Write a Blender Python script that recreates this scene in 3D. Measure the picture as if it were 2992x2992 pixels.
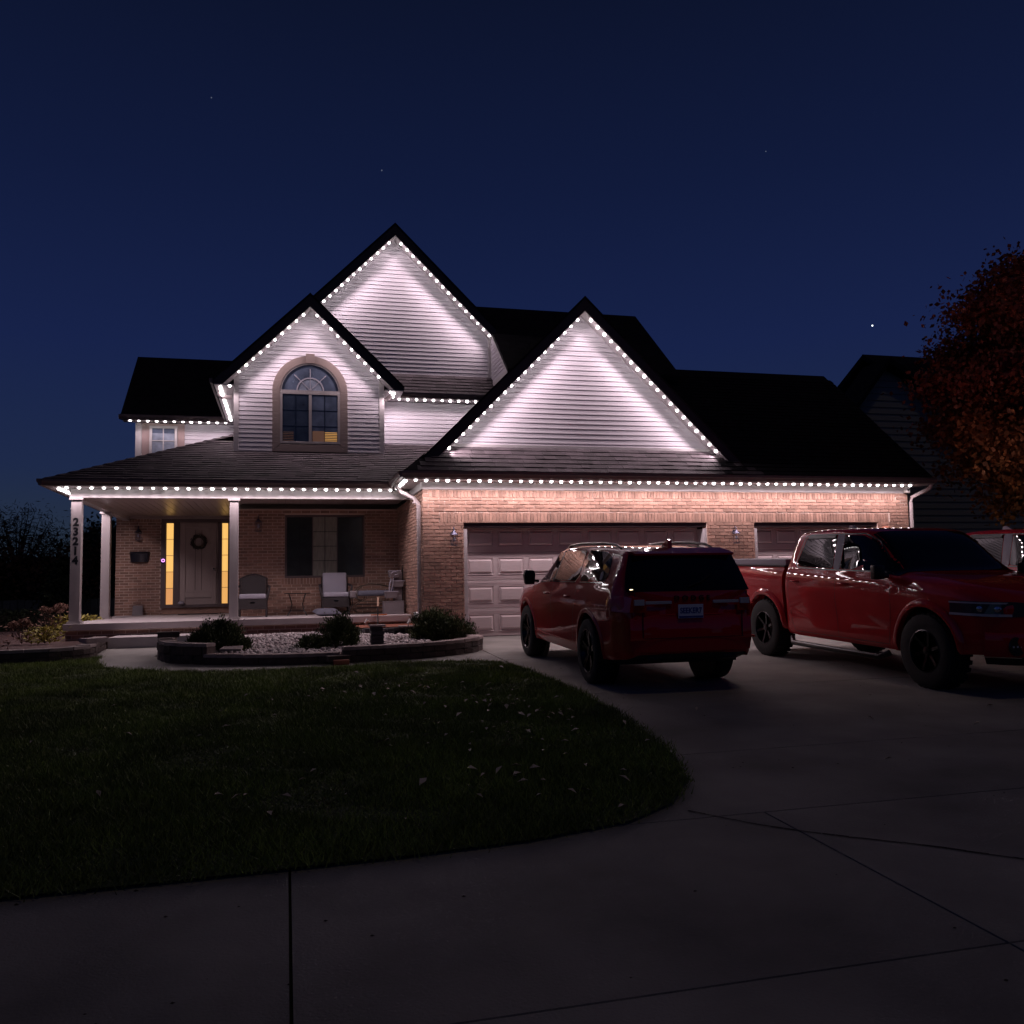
import bpy, bmesh, math, random
import numpy as np
from mathutils import Vector, Matrix
random.seed(7); rng = np.random.default_rng(7)
R_ = math.radians
for o in list(bpy.data.objects): bpy.data.objects.remove(o)
S = bpy.context.scene; COL = S.collection

# ---------------------------------------------------------------- camera, sky, warm fill, exposure
cam = bpy.data.cameras.new('camera'); cam.sensor_width = 36; cam.lens = 36*2560/2992
cam.clip_start = .05; cam.clip_end = 2000
co = bpy.data.objects.new('camera', cam); COL.objects.link(co); S.camera = co
cr = Vector((0.96835325, -0.24877637, -0.02005763)); cu = Vector((-0.00175052, -0.08713221, 0.99619522)); cf = Vector((0.24957749, 0.96463376, 0.08481024))
m = Matrix((( cr.x, cu.x, -cf.x, 0), (cr.y, cu.y, -cf.y, -16), (cr.z, cu.z, -cf.z, .9375), (0, 0, 0, 1)))
co.matrix_world = m
W = bpy.data.worlds.new('World'); S.world = W; W.use_nodes = True
wn = W.node_tree.nodes; wl = W.node_tree.links; wn.clear()
wo = wn.new('ShaderNodeOutputWorld'); wb = wn.new('ShaderNodeBackground'); wt = wn.new('ShaderNodeTexCoord')
ws = wn.new('ShaderNodeSeparateXYZ'); wr = wn.new('ShaderNodeValToRGB')
wl.new(wt.outputs['Generated'], ws.inputs[0]); wl.new(ws.outputs['Z'], wr.inputs['Fac'])
e = wr.color_ramp.elements
e[0].position = 0.0; e[0].color = (.022, .036, .050, 1)
e[1].position = 1.0; e[1].color = (.0014, .0022, .0075, 1)
for p, c in ((.05, (.019, .030, .050)), (.13, (.0125, .0225, .066)), (.26, (.0085, .0160, .066)), (.42, (.0055, .0105, .043)), (.58, (.0038, .0068, .025)), (.78, (.0022, .0036, .014))):
    x = e.new(p); x.color = c+(1,)
wl.new(wr.outputs['Color'], wb.inputs['Color']); wb.inputs['Strength'].default_value = 1.0
wl.new(wb.outputs[0], wo.inputs[0])
sd = bpy.data.lights.new('sun', 'SUN'); sd.energy = .060; sd.angle = R_(1.5); sd.color = (1, .72, .40)  # dim warm fill added to stand in for unseen street lamps
so = bpy.data.objects.new('sun', sd); COL.objects.link(so); so.rotation_euler = (R_(24), 0, R_(8))
S.view_settings.view_transform = 'Standard'; S.view_settings.look = 'None'
S.view_settings.exposure = 0; S.view_settings.gamma = 1; S.view_settings.use_curve_mapping = False
S.render.engine = 'CYCLES'
S.cycles.use_light_tree = True
S.cycles.sample_clamp_indirect = 4

# ---------------------------------------------------------------- helpers
def g(y): return .038*max(-24., min(0., y))
def tag(o, label=None, cat=None, group=None, kind=None):
    for k, v in (('label', label), ('category', cat), ('group', group), ('kind', kind)):
        if v: o[k] = v
    return o
def thing(name, label, cat, loc=(0, 0, 0), rz=0, group=None, rx=0):
    o = bpy.data.objects.new(name, None); COL.objects.link(o); o.empty_display_size = .2
    o.location = loc; o.rotation_euler = (rx, 0, rz); return tag(o, label, cat, group)
def link(name, me, mat=None, parent=None, loc=None, rot=None, scale=None):
    if mat is not None and not me.materials: me.materials.append(mat)
    o = bpy.data.objects.new(name, me); COL.objects.link(o)
    if parent: o.parent = parent
    if loc is not None: o.location = loc
    if rot is not None: o.rotation_euler = rot
    if scale is not None: o.scale = scale
    return o
def dup(root, loc=None, rz=None, label=None):
    r = root.copy(); COL.objects.link(r)
    if loc is not None: r.location = loc
    if rz is not None: r.rotation_euler.z = rz
    if label: r['label'] = label
    for c in list(root.children):
        d = c.copy(); COL.objects.link(d); d.parent = r
        for k in list(c.children):
            q = k.copy(); COL.objects.link(q); q.parent = d
    return r
class MB:
    def __init__(s): s.v = []; s.f = []; s.sm = False
    def add(s, vs, fs):
        n = len(s.v); s.v += [tuple(v) for v in vs]; s.f += [tuple(n+i for i in f) for f in fs]; return s
    def box(s, a, b):
        (x0, y0, z0), (x1, y1, z1) = [[min(p, q) for p, q in zip(a, b)], [max(p, q) for p, q in zip(a, b)]]
        return s.add([(x0, y0, z0), (x1, y0, z0), (x1, y1, z0), (x0, y1, z0), (x0, y0, z1), (x1, y0, z1), (x1, y1, z1), (x0, y1, z1)],
                     [(0, 3, 2, 1), (4, 5, 6, 7), (0, 1, 5, 4), (1, 2, 6, 5), (2, 3, 7, 6), (3, 0, 4, 7)])
    def prism(s, poly, d):       # poly: 3D loop, extruded by vector d
        n = len(poly); d = Vector(d); p2 = [tuple(Vector(p)+d) for p in poly]
        return s.add(list(poly)+p2, [tuple(range(n)), tuple(range(2*n-1, n-1, -1))]+[(i, i+n, (i+1) % n+n, (i+1) % n) for i in range(n)])
    def tube(s, pts, r, n=8, cap=True):
        pts = [Vector(p) for p in pts]; rs = r if isinstance(r, (list, tuple)) else [r]*len(pts); base = len(s.v); fs = []; vs = []
        for i, p in enumerate(pts):
            t = (pts[min(i+1, len(pts)-1)]-pts[max(i-1, 0)]).normalized()
            u = t.cross(Vector((0, 0, 1)))
            if u.length < .05: u = t.cross(Vector((1, 0, 0)))
            u.normalize(); w = t.cross(u)
            vs += [tuple(p+rs[i]*(math.cos(2*math.pi*k/n)*u+math.sin(2*math.pi*k/n)*w)) for k in range(n)]
        for i in range(len(pts)-1):
            for k in range(n): fs.append((i*n+k, i*n+(k+1) % n, (i+1)*n+(k+1) % n, (i+1)*n+k))
        if cap: fs += [tuple(range(n-1, -1, -1)), tuple((len(pts)-1)*n+k for k in range(n))]
        return s.add(vs, fs)
    def lathe(s, prof, n=24, axis='z', c=(0, 0, 0), closed=False):
        vs = []
        for r, h in prof:
            for k in range(n):
                a = 2*math.pi*k/n; x, y = r*math.cos(a), r*math.sin(a)
                vs.append({'z': (c[0]+x, c[1]+y, c[2]+h), 'x': (c[0]+h, c[1]+x, c[2]+y), 'y': (c[0]+x, c[1]+h, c[2]+y)}[axis])
        m_ = len(prof); fs = [(i*n+k, i*n+(k+1) % n, ((i+1) % m_)*n+(k+1) % n, ((i+1) % m_)*n+k) for i in range(m_ if closed else m_-1) for k in range(n)]
        if not closed: fs += [tuple(range(n-1, -1, -1)), tuple((m_-1)*n+k for k in range(n))]
        return s.add(vs, fs)
    def mesh(s, name, smooth=None, bevel=0, fix=True):
        me = bpy.data.meshes.new(name); me.from_pydata(s.v, [], s.f)
        if fix or bevel:
            bm = bmesh.new(); bm.from_mesh(me)
            if fix: bmesh.ops.recalc_face_normals(bm, faces=bm.faces)
            if bevel: bmesh.ops.bevel(bm, geom=bm.edges[:], offset=bevel, segments=2, profile=.6, affect='EDGES')
            bm.to_mesh(me); bm.free()
        if smooth is not None:
            me.shade_smooth()
            if smooth < 179: me.set_sharp_from_angle(angle=R_(smooth))
        return me
    def build(s, name, mat, parent=None, smooth=None, bevel=0, fix=True, **k):
        return link(name, s.mesh(name, smooth, bevel, fix), mat, parent, **k)
def big(name, V, F, mat, parent=None, smooth=False):       # fast numpy mesh, F: (n,k) array
    me = bpy.data.meshes.new(name); V = np.asarray(V, np.float32); F = np.asarray(F, np.int32); k = F.shape[1]
    me.vertices.add(len(V)); me.vertices.foreach_set('co', V.ravel())
    me.loops.add(F.size); me.loops.foreach_set('vertex_index', F.ravel())
    me.polygons.add(len(F)); me.polygons.foreach_set('loop_start', np.arange(0, F.size, k, dtype=np.int32))
    me.polygons.foreach_set('loop_total', np.full(len(F), k, np.int32)); me.update(calc_edges=True)
    if smooth: me.shade_smooth()
    return link(name, me, mat, parent)
def text(name, s, size, mat, parent, loc, rot, depth=.004, sx=1, bold=0):
    c = bpy.data.curves.new(name, 'FONT'); c.body = s; c.size = size; c.extrude = depth; c.align_x = 'CENTER'; c.align_y = 'CENTER'; c.offset = bold
    t = bpy.data.objects.new('tmp', c); COL.objects.link(t); bpy.context.view_layer.update()
    me = bpy.data.meshes.new_from_object(t); bpy.data.objects.remove(t); me.name = name
    me.materials.clear()
    return link(name, me, mat, parent, loc, rot, (sx, 1, 1))

# ---------------------------------------------------------------- materials
def mat(name, col, rough=.6, metal=0, bump=0, bscale=40, var=0, vscale=3, emit=None, es=1, coat=0, rnd=0, spec=.5, col2=None, detail=6, trans=0, stretch=None, samp=True):
    m = bpy.data.materials.new(name); m.use_nodes = True; n = m.node_tree.nodes; l = m.node_tree.links; b = n['Principled BSDF']
    b.inputs['Base Color'].default_value = tuple(col)+(1,); b.inputs['Roughness'].default_value = rough; b.inputs['Metallic'].default_value = metal
    b.inputs['Coat Weight'].default_value = coat; b.inputs['Coat Roughness'].default_value = .012; b.inputs['Specular IOR Level'].default_value = spec
    b.inputs['Transmission Weight'].default_value = trans
    if emit: b.inputs['Emission Color'].default_value = tuple(emit)+(1,); b.inputs['Emission Strength'].default_value = es
    g_ = n.new('ShaderNodeNewGeometry'); mp = n.new('ShaderNodeMapping'); l.new(g_.outputs['Position'], mp.inputs[0])
    if stretch: mp.inputs['Scale'].default_value = stretch
    src = None
    if var:
        t = n.new('ShaderNodeTexNoise'); t.inputs['Scale'].default_value = vscale; t.inputs['Detail'].default_value = detail; l.new(mp.outputs[0], t.inputs['Vector'])
        r = n.new('ShaderNodeMapRange'); r.inputs['From Min'].default_value = .3; r.inputs['From Max'].default_value = .7
        l.new(t.outputs['Fac'], r.inputs['Value']); x = n.new('ShaderNodeMix'); x.data_type = 'RGBA'
        x.inputs['A'].default_value = tuple(c*(1-var) for c in col)+(1,); x.inputs['B'].default_value = (tuple(col2) if col2 else tuple(min(1, c*(1+var)) for c in col))+(1,)
        l.new(r.outputs[0], x.inputs['Factor']); src = x.outputs['Result']
    if rnd:
        oi = n.new('ShaderNodeObjectInfo'); a = n.new('ShaderNodeMath'); a.operation = 'ADD'; l.new(oi.outputs['Random'], a.inputs[0]); l.new(g_.outputs['Random Per Island'], a.inputs[1])
        fr = n.new('ShaderNodeMath'); fr.operation = 'FRACT'; l.new(a.outputs[0], fr.inputs[0])
        mr = n.new('ShaderNodeMapRange'); mr.inputs['To Min'].default_value = 1-rnd; mr.inputs['To Max'].default_value = 1+rnd; l.new(fr.outputs[0], mr.inputs['Value'])
        h = n.new('ShaderNodeHueSaturation'); l.new(mr.outputs[0], h.inputs['Value'])
        if src: l.new(src, h.inputs['Color'])
        else: h.inputs['Color'].default_value = tuple(col)+(1,)
        src = h.outputs[0]
    if src: l.new(src, b.inputs['Base Color'])
    if bump:
        t = n.new('ShaderNodeTexNoise'); t.inputs['Scale'].default_value = bscale; t.inputs['Detail'].default_value = 5; l.new(mp.outputs[0], t.inputs['Vector'])
        bp = n.new('ShaderNodeBump'); bp.inputs['Strength'].default_value = bump; bp.inputs['Distance'].default_value = .01; l.new(t.outputs['Fac'], bp.inputs['Height']); l.new(bp.outputs[0], b.inputs['Normal'])
    if not samp: m.cycles.emission_sampling = 'NONE'
    return m
M = {}
M['siding'] = mat('vinyl_siding', (.60, .56, .61), .5, bump=.03, bscale=12, var=.04, vscale=2, rnd=.02, spec=.3)
M['trim'] = mat('white_trim', (.52, .48, .49), .4, bump=.05, var=.06, vscale=5)
M['post'] = mat('painted_wood_post', (.36, .32, .325), .5, bump=.15, bscale=30, var=.14, vscale=6, stretch=(1, 1, .15))
M['tan'] = mat('taupe_window_trim', (.25, .19, .175), .5, bump=.08, var=.06)
M['fascia'] = mat('brown_fascia', (.045, .030, .034), .45, bump=.08, var=.15)
M['gutter'] = mat('taupe_gutter', (.17, .125, .12), .4, var=.12, vscale=4)
M['gutter_light'] = mat('pale_downspout', (.42, .36, .36), .4, var=.1, vscale=6)
M['brick'] = mat('brick', (.34, .200, .150), .85, bump=.5, bscale=90, var=.16, vscale=9, rnd=.26)
M['mortar'] = mat('mortar', (.70, .56, .48), .9, bump=.4, bscale=120, var=.1)
M['shingle'] = mat('asphalt_shingle', (.070, .054, .062), .9, bump=.6, bscale=150, var=.25, vscale=4, rnd=.26)
M['roof'] = mat('dark_roofing', (.016, .014, .018), .95, bump=.8, bscale=60, var=.3, vscale=6, spec=.15)  # near-black copy of the shingle; lack of light put into the colour
M['garage'] = mat('garage_door_steel', (.54, .45, .45), .8, bump=.25, bscale=60, var=.06, vscale=12, stretch=(.15, 1, 1))
M['garage2'] = mat('garage_weather_seal', (.09, .07, .07), .7)
M['glass'] = mat('window_glass', (.012, .016, .024), .04, spec=.9, coat=.6)
M['glass_grey'] = mat('curtained_glass', (.26, .25, .21), .35, coat=.9, var=.2, vscale=5, stretch=(6, 1, 1))
M['glass_dim'] = mat('screened_glass', (.022, .026, .026), .3, coat=.7, var=.3, vscale=6)
M['glass_blue'] = mat('sky_glass', (.085, .105, .155), .25, coat=1, var=.45, vscale=3.0, detail=3)  # sky reflection painted into the base colour
M['glass_wing'] = mat('lace_curtain_glass', (.24, .27, .34), .3, coat=1, var=.35, vscale=5, detail=3)
M['warm'] = mat('lit_sidelight', (.3, .2, .1), .3, emit=(1.0, .56, .15), es=.98)
M['warm2'] = mat('lit_sidelight_low', (.3, .2, .1), .3, emit=(1.0, .50, .14), es=.80)
M['warm3'] = mat('lit_sidelight_dim', (.3, .2, .1), .3, emit=(1.0, .44, .15), es=.66)
M['warm_blind'] = mat('lit_blind', (.3, .2, .1), .4, emit=(1.0, .50, .14), es=.5)
M['dim_blind'] = mat('dim_blind', (.12, .07, .05), .5, emit=(.5, .24, .15), es=.13)  # faint emission, for slats and a painted reflection
M['door'] = mat('front_door', (.36, .285, .265), .45, bump=.15, bscale=35, var=.1, stretch=(1, 1, .2))
M['door_frame'] = mat('door_frame', (.12, .085, .085), .5, var=.1)
M['concrete'] = mat('concrete', (.285, .268, .250), .85, bump=.6, bscale=70, var=.30, vscale=1.1, detail=14, rnd=.10)
M['porch'] = mat('porch_concrete', (.52, .46, .46), .8, bump=.2, bscale=60, var=.08, vscale=3, detail=8)
M['soil'] = mat('soil', (.035, .025, .02), .95, bump=.8, bscale=30, var=.3)
M['far_ground'] = mat('dark_turf', (.012, .018, .008), .95, bump=.6, bscale=8, var=.4, vscale=2)
M['grass'] = mat('grass_blade', (.150, .205, .030), .6, var=.45, vscale=1.2, rnd=.35, detail=8)
M['lawn'] = mat('lawn_base', (.04, .06, .015), .95, var=.4, vscale=5)
M['leafmix'] = mat('dry_leaf', (.60, .50, .42), .7, rnd=.3)
M['mulch'] = mat('mulch', (.10, .055, .05), .95, bump=1, bscale=60, var=.4, vscale=20)
M['stone'] = mat('white_river_stone', (.52, .45, .45), .8, rnd=.3, bump=.2)
M['block'] = mat('retaining_block', (.075, .052, .048), .95, bump=1, bscale=35, var=.3, vscale=8, rnd=.2)
M['cap'] = mat('block_cap', (.30, .235, .225), .9, bump=.6, bscale=50, var=.2, vscale=8, rnd=.12)
M['slate'] = mat('dark_fieldstone', (.045, .04, .045), .7, bump=.7, bscale=25, var=.3, rnd=.3)
M['evergreen'] = mat('evergreen', (.050, .068, .016), .6, var=.5, vscale=3, rnd=.45)
M['twig'] = mat('twig', (.07, .05, .035), .9, bump=.5)
M['yleaf'] = mat('yellow_foliage', (.32, .27, .05), .7, var=.35, vscale=8, rnd=.3)
M['dryflower'] = mat('dried_bloom', (.22, .12, .09), .9, rnd=.35)
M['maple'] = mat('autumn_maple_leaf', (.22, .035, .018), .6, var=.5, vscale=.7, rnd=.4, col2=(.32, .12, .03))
M['wicker'] = mat('dark_wicker', (.030, .022, .024), .6, bump=1, bscale=90)
M['cushion'] = mat('grey_cushion', (.36, .34, .40), .9, bump=.15, bscale=80, var=.05)
M['dark_cushion'] = mat('dark_grey_cushion', (.13, .13, .17), .9, bump=.2, bscale=80)
M['resin'] = mat('grey_resin', (.20, .17, .18), .6, bump=.3, bscale=40, var=.12)
M['iron'] = mat('black_iron', (.02, .018, .02), .4, metal=.5)
M['lantern'] = mat('pewter_lantern', (.10, .10, .15), .35, metal=.7)
M['clear'] = mat('lantern_glass', (.6, .6, .6), .05, trans=.9)
M['white'] = mat('white_plastic', (.7, .68, .66), .4)
M['black'] = mat('black_plastic', (.012, .012, .015), .35)
M['mailbox'] = mat('black_mailbox', (.018, .018, .028), .35, coat=.4)
M['rust'] = mat('terracotta', (.30, .10, .06), .8, var=.2)
M['wood'] = mat('pale_wood', (.42, .27, .19), .7, var=.15)
M['orange'] = mat('orange_plastic', (.55, .14, .03), .5)
M['red'] = mat('red_car_paint', (.50, .010, .016), .6, metal=0, coat=1, spec=.08)
M['tire'] = mat('tyre_rubber', (.012, .012, .013), .8, bump=.3, bscale=40)
M['rim'] = mat('dark_alloy', (.045, .045, .05), .25, metal=.9)
M['chrome'] = mat('chrome', (.6, .6, .62), .12, metal=1)
M['car_glass'] = mat('tinted_car_glass', (.003, .003, .004), .01, spec=.5, coat=.2)
M['car_glass2'] = mat('side_car_glass', (.016, .013, .014), .01, spec=.5, coat=.1)
M['ctrim'] = mat('black_car_trim', (.012, .012, .014), .35)
M['tail'] = mat('tail_lamp', (.55, .03, .012), .12, coat=1)
M['reverse'] = mat('reverse_lamp', (.62, .62, .64), .15, coat=1)
M['head'] = mat('headlamp_lens', (.05, .06, .075), .08, coat=1)
M['tonneau'] = mat('grey_bed_cover', (.36, .34, .39), .6)
M['plate'] = mat('licence_plate', (.74, .78, .92), .4)
M['plate_blue'] = mat('plate_blue', (.03, .05, .30), .4)
M['ndark'] = mat('neighbour_siding', (.30, .30, .28), .8, bump=.3, bscale=10)
M['bulb'] = mat('led_bulb', (1, 1, 1), .3, emit=(1, .93, .93), es=12, samp=False)
M['purple'] = mat('doorbell_ring', (.5, .2, .8), .3, emit=(.75, .30, 1.0), es=3)
M['green_dot'] = mat('solar_light', (.5, .7, .6), .3, emit=(.5, .8, .7), es=.6)
M['star'] = mat('star', (1, 1, 1), .5, emit=(.9, .97, 1), es=3, samp=False)
M['star_dim'] = mat('star_dim', (1, 1, 1), .5, emit=(.6, .7, 1), es=.12, samp=False)
M['ceiling'] = mat('porch_ceiling_vinyl', (.34, .27, .25), .35, var=.06)

# ================================================================= GROUND
gm = MB()
xs = [-300, 300]
ys = [-300, -24, 0, 400]
gz = lambda y: g(y)-.06
gm.add([(-300, -300, gz(-24)), (300, -300, gz(-24)), (300, -24, gz(-24)), (-300, -24, gz(-24)), (300, 0, gz(0)), (-300, 0, gz(0)), (300, 400, -.06), (-300, 400, -.06)],
       [(0, 1, 2, 3), (3, 2, 4, 5), (5, 4, 6, 7)])
tag(gm.build('ground', M['far_ground']), kind='structure')

def slab(parent, x0, x1, y0, y1, name='slab', poly=None):
    gap = .0065; b = MB(); P = poly or [(x0+gap, y0+gap), (x1-gap, y0+gap), (x1-gap, y1-gap), (x0+gap, y1-gap)]
    b.prism([(x, y, g(y)-.12) for x, y in P], (0, 0, .12)); b.v = [(x, y, z) for x, y, z in b.v]
    return b.build(name, M['concrete'], parent, bevel=0)
drive = thing('driveway', None, None); tag(drive, kind='structure')
for x0, x1 in ((3.08, 7.6), (7.6, 13.2)):
    for y0, y1 in ((-3.4, 0.30), (-6.72, -3.4), (-9.7, -6.72), (-11.2, -9.7)): slab(drive, x0 if y1 > -5 or x0 > 5 else 1.2, x1, y0, min(y1, 0))

b = MB().box((3.08, -.0, -.12), (13.2, .32, .004)); b.build('apron_strip', M['concrete'], drive)
side = thing('sidewalk', None, None); tag(side, kind='structure')
for x0, x1 in ((-6, -3), (-3, .02), (.02, 2.75), (2.75, 5.5), (5.5, 8.6), (8.6, 14)):
    for y0, y1 in ((-13.02, -11.2), (-15.0, -13.02), (-18, -15.0), (-22, -18)): slab(side, x0, x1, y0, y1)
cr_ = MB(); pts = [(2.33, -11.05), (2.6, -11.42), (2.78, -11.6), (3.0, -11.78), (3.3, -12.02), (3.6, -12.32), (4.1, -12.7)]
for a, c in zip(pts[:-1], pts[1:]):
    n_ = 4
    for i in range(n_):
        p = [a[k]+(c[k]-a[k])*i/n_+random.uniform(-.008, .008)*(i > 0) for k in (0, 1)]; q = [a[k]+(c[k]-a[k])*(i+1)/n_ for k in (0, 1)]
        w = random.uniform(.004, .008)
        cr_.add([(p[0]-w, p[1]-w, g(p[1])+.003), (p[0]+w, p[1]+w, g(p[1])+.003), (q[0]+w, q[1]+w, g(q[1])+.003), (q[0]-w, q[1]-w, g(q[1])+.003)], [(0, 1, 2, 3)])
cr_.build('crack', M['soil'], side, fix=False)
walk = thing('walkway', None, None); tag(walk, kind='structure')
WK = [[(-3.05, -1.15), (-2.0, -1.15), (-1.9, .58), (-3.05, .58)], [(-3.05, -2.8), (-1.2, -3.75), (-1.0, -2.45), (-1.95, -1.15), (-3.05, -1.15)],
      [(-1.19, -3.78), (1.60, -3.7), (1.60, -2.4), (-.99, -2.4)], [(1.62, -3.7), (3.072, -4.6), (3.072, -1.0), (1.62, -2.3)]]
for P in WK:
    slab(walk, 0, 0, 0, 0, poly=[(x, y) for x, y in P])

dk = random.Random(3); V = []; F = []
for _ in range(420):
    x, y = dk.uniform(-4, 10), dk.uniform(-14.5, -4.5); r = dk.uniform(.003, .011); n = len(V); V += [(x+r*1.3, y, g(y)+.002), (x, y+r, g(y)+.002), (x-r, y, g(y)+.002), (x, y-r*.8, g(y)+.002), (x, y, g(y)+r*.8)]; F += [(n, n+1, n+4), (n+1, n+2, n+4), (n+2, n+3, n+4), (n+3, n, n+4)]
tag(big('debris_specks', V, F, M['soil']), kind='stuff')
# ---- lawn
LAWN = [(-12, .3), (-4.2, -1.72), (-3.4, -1.68), (-3.0, -1.5), (-2.78, -1.1), (-2.72, -1.9), (-2.45, -2.6), (-1.9, -3.12), (-1.1, -3.5), (-.2, -3.62), (1.0, -3.5), (1.8, -3.42), (2.6, -3.55), (2.95, -3.85), (3.08, -4.5), (3.12, -5.6), (3.12, -6.7),
        (3.08, -7.8), (2.98, -8.9), (2.83, -9.8), (2.62, -10.45), (2.3, -10.92), (1.9, -11.2), (1.26, -11.36), (.6, -11.42), (-.6, -11.46), (-12, -11.5)]
me = bpy.data.meshes.new('lawn'); bm = bmesh.new()
vs = [bm.verts.new((x, y, g(y)+.022)) for x, y in LAWN]
f = bm.faces.new(vs); bmesh.ops.triangulate(bm, faces=[f]); 
bmesh.ops.recalc_face_normals(bm, faces=bm.faces); bm.to_mesh(me); bm.free()
lo = link('lawn', me, M['lawn']); tag(lo, kind='structure')
def inpoly(x, y, P):
    c = np.zeros(len(x), bool); n = len(P)
    for i in range(n):
        x0, y0 = P[i]; x1, y1 = P[i-1]
        k = ((y0 > y) != (y1 > y)); c ^= k & (x < (x1-x0)*(y-y0)/((y1-y0) if y1 != y0 else 1e-9)+x0)
    return c
N = 620000
X = rng.uniform(-7, 3.2, N); Y = -11.6+11.4*rng.uniform(0, 1, N)
k = inpoly(X+rng.normal(0, .035, N), Y+rng.normal(0, .035, N), LAWN)
k &= (X-0) > -.62*(Y+16)-.3      # keep to what the view and a step aside can reach
X, Y = X[k], Y[k]; N = len(X)
cl = .5+.5*np.sin(X*2.1+1.3*np.sin(Y*1.7))*np.sin(Y*2.6+1.1*np.sin(X*2.3)); tuft = .5+.5*np.sin(X*11+2*np.sin(Y*7))*np.sin(Y*13+2*np.sin(X*9))
h = (.022+.030*cl+.022*tuft)*rng.uniform(.6, 1.25, N); a = rng.uniform(0, 2*np.pi, N); w = rng.uniform(.0025, .0055, N); ln = rng.normal(0, .55, (N, 2))*h[:, None]
thin = (.5+.5*np.sin(X*1.3+2.1*np.sin(Y*.9+1))*np.cos(Y*1.6+1.5*np.sin(X*1.1)))*(.5+.5*np.sin(X*5.3+Y*3.1+2*np.sin(Y*4.7)))
h *= np.where(thin > .55, .55, 1.0)*np.where(rng.uniform(0, 1, N) < .03, 1.6, 1.0)
Z = .038*np.clip(Y, -24, 0)+.020
A = np.stack([X-w*np.cos(a), Y-w*np.sin(a), Z], 1); B = np.stack([X+w*np.cos(a), Y+w*np.sin(a), Z], 1); C_ = np.stack([X+ln[:, 0], Y+ln[:, 1], Z+h], 1)
V = np.stack([A, B, C_], 1).reshape(-1, 3)
tag(big('grass', V, np.arange(3*N).reshape(-1, 3), M['grass']), kind='stuff')
# fallen leaves on the lawn and drive
V = []; F = []
def leafquad(c, s, V, F, nrm=None):
    a = random.uniform(0, 6.28); u = Vector((math.cos(a), math.sin(a), random.uniform(-.3, .5)))*s; v = Vector((-math.sin(a), math.cos(a), random.uniform(-.4, .4)))*s*random.uniform(.35, .7)
    c = Vector(c); n = len(V); V += [tuple(c-u), tuple(c-v*.9+Vector((0, 0, s*.3))), tuple(c+u), tuple(c+v+Vector((0, 0, s*.35)))]; F.append((n, n+1, n+2, n+3))
for cx, cy, n, sp in ((1.6, -6.0, 30, .6), (1.3, -8.4, 28, .6), (.2, -10.2, 12, .4), (2.0, -9.3, 26, .5), (1.5, -10.4, 22, .5), (.9, -6.2, 20, .5), (-1, -7, 20, 1.5), (2.4, -8, 18, .3), (2.1, -7.2, 22, .4)):
    for _ in range(n):
        x, y = random.gauss(cx, sp), random.gauss(cy, sp*.8)
        if inpoly(np.array([x]), np.array([y]), LAWN)[0]: leafquad((x, y, g(y)+.07), random.uniform(.018, .045), V, F)
for x, y in ((5.2, -8.9), (5.9, -9.4), (6.7, -8.7), (4.3, -10.3), (6.1, -10.4), (3.9, -8.0)): leafquad((x, y, g(y)+.012), .035, V, F)
tag(big('fallen_leaves', V, F, M['leafmix']), kind='stuff')

# ================================================================= HOUSE
H = thing('house', 'two-storey brick and pale siding house with lit gables and attached garage', 'house')
PX0, PX1 = -3.9, 2.442
# ---- brickwork: mortar walls + bricks
walls = []      # (origin, s-dir, outward normal, s0,s1,z0,z1, openings[(s0,s1,z0,z1)], soldier bands[(z0,z1)])
V3 = Vector
walls.append(dict(o=V3((0, 0, 0)), d=V3((1, 0, 0)), n=V3((0, -1, 0)), s=(2.442, 12.9), z=(-.063, 2.76), op=[(3.20, 8.17, -1, 2.14), (9.22, 12.13, -1, 2.14)], sold=[(2.615, 2.755, 2.55, 12.6), (2.14, 2.335, 2.76, 12.45)]))
walls.append(dict(o=V3((2.442, 0, 0)), d=V3((0, 1, 0)), n=V3((-1, 0, 0)), s=(0, 3.75), z=(-.063, 2.76), op=[], sold=[]))
walls.append(dict(o=V3((0, 3.75, 0)), d=V3((1, 0, 0)), n=V3((0, -1, 0)), s=(-1.0, 2.442), z=(.42, 2.73), op=[(-.03, 1.70, 1.22, 2.60)], sold=[(1.08, 1.22, -.10, 1.78)]))
walls.append(dict(o=V3((0, 7.2, 0)), d=V3((1, 0, 0)), n=V3((0, -1, 0)), s=(-4.04, -1.0), z=(.42, 2.95), op=[(-2.99, -1.30, .58, 2.83)], sold=[(2.70, 2.89, -3.95, -2.99)]))
walls.append(dict(o=V3((0, 1.55, 0)), d=V3((1, 0, 0)), n=V3((0, -1, 0)), s=(-3.88, 2.435), z=(-.05, .305), op=[], sold=[]))
walls.append(dict(o=V3((12.9, 0, 0)), d=V3((0, 1, 0)), n=V3((1, 0, 0)), s=(0, 6.5), z=(-.05, 2.9), op=[], sold=[], plain=1))
CP = V3((0, -16, .9375)); bricks = []
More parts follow.
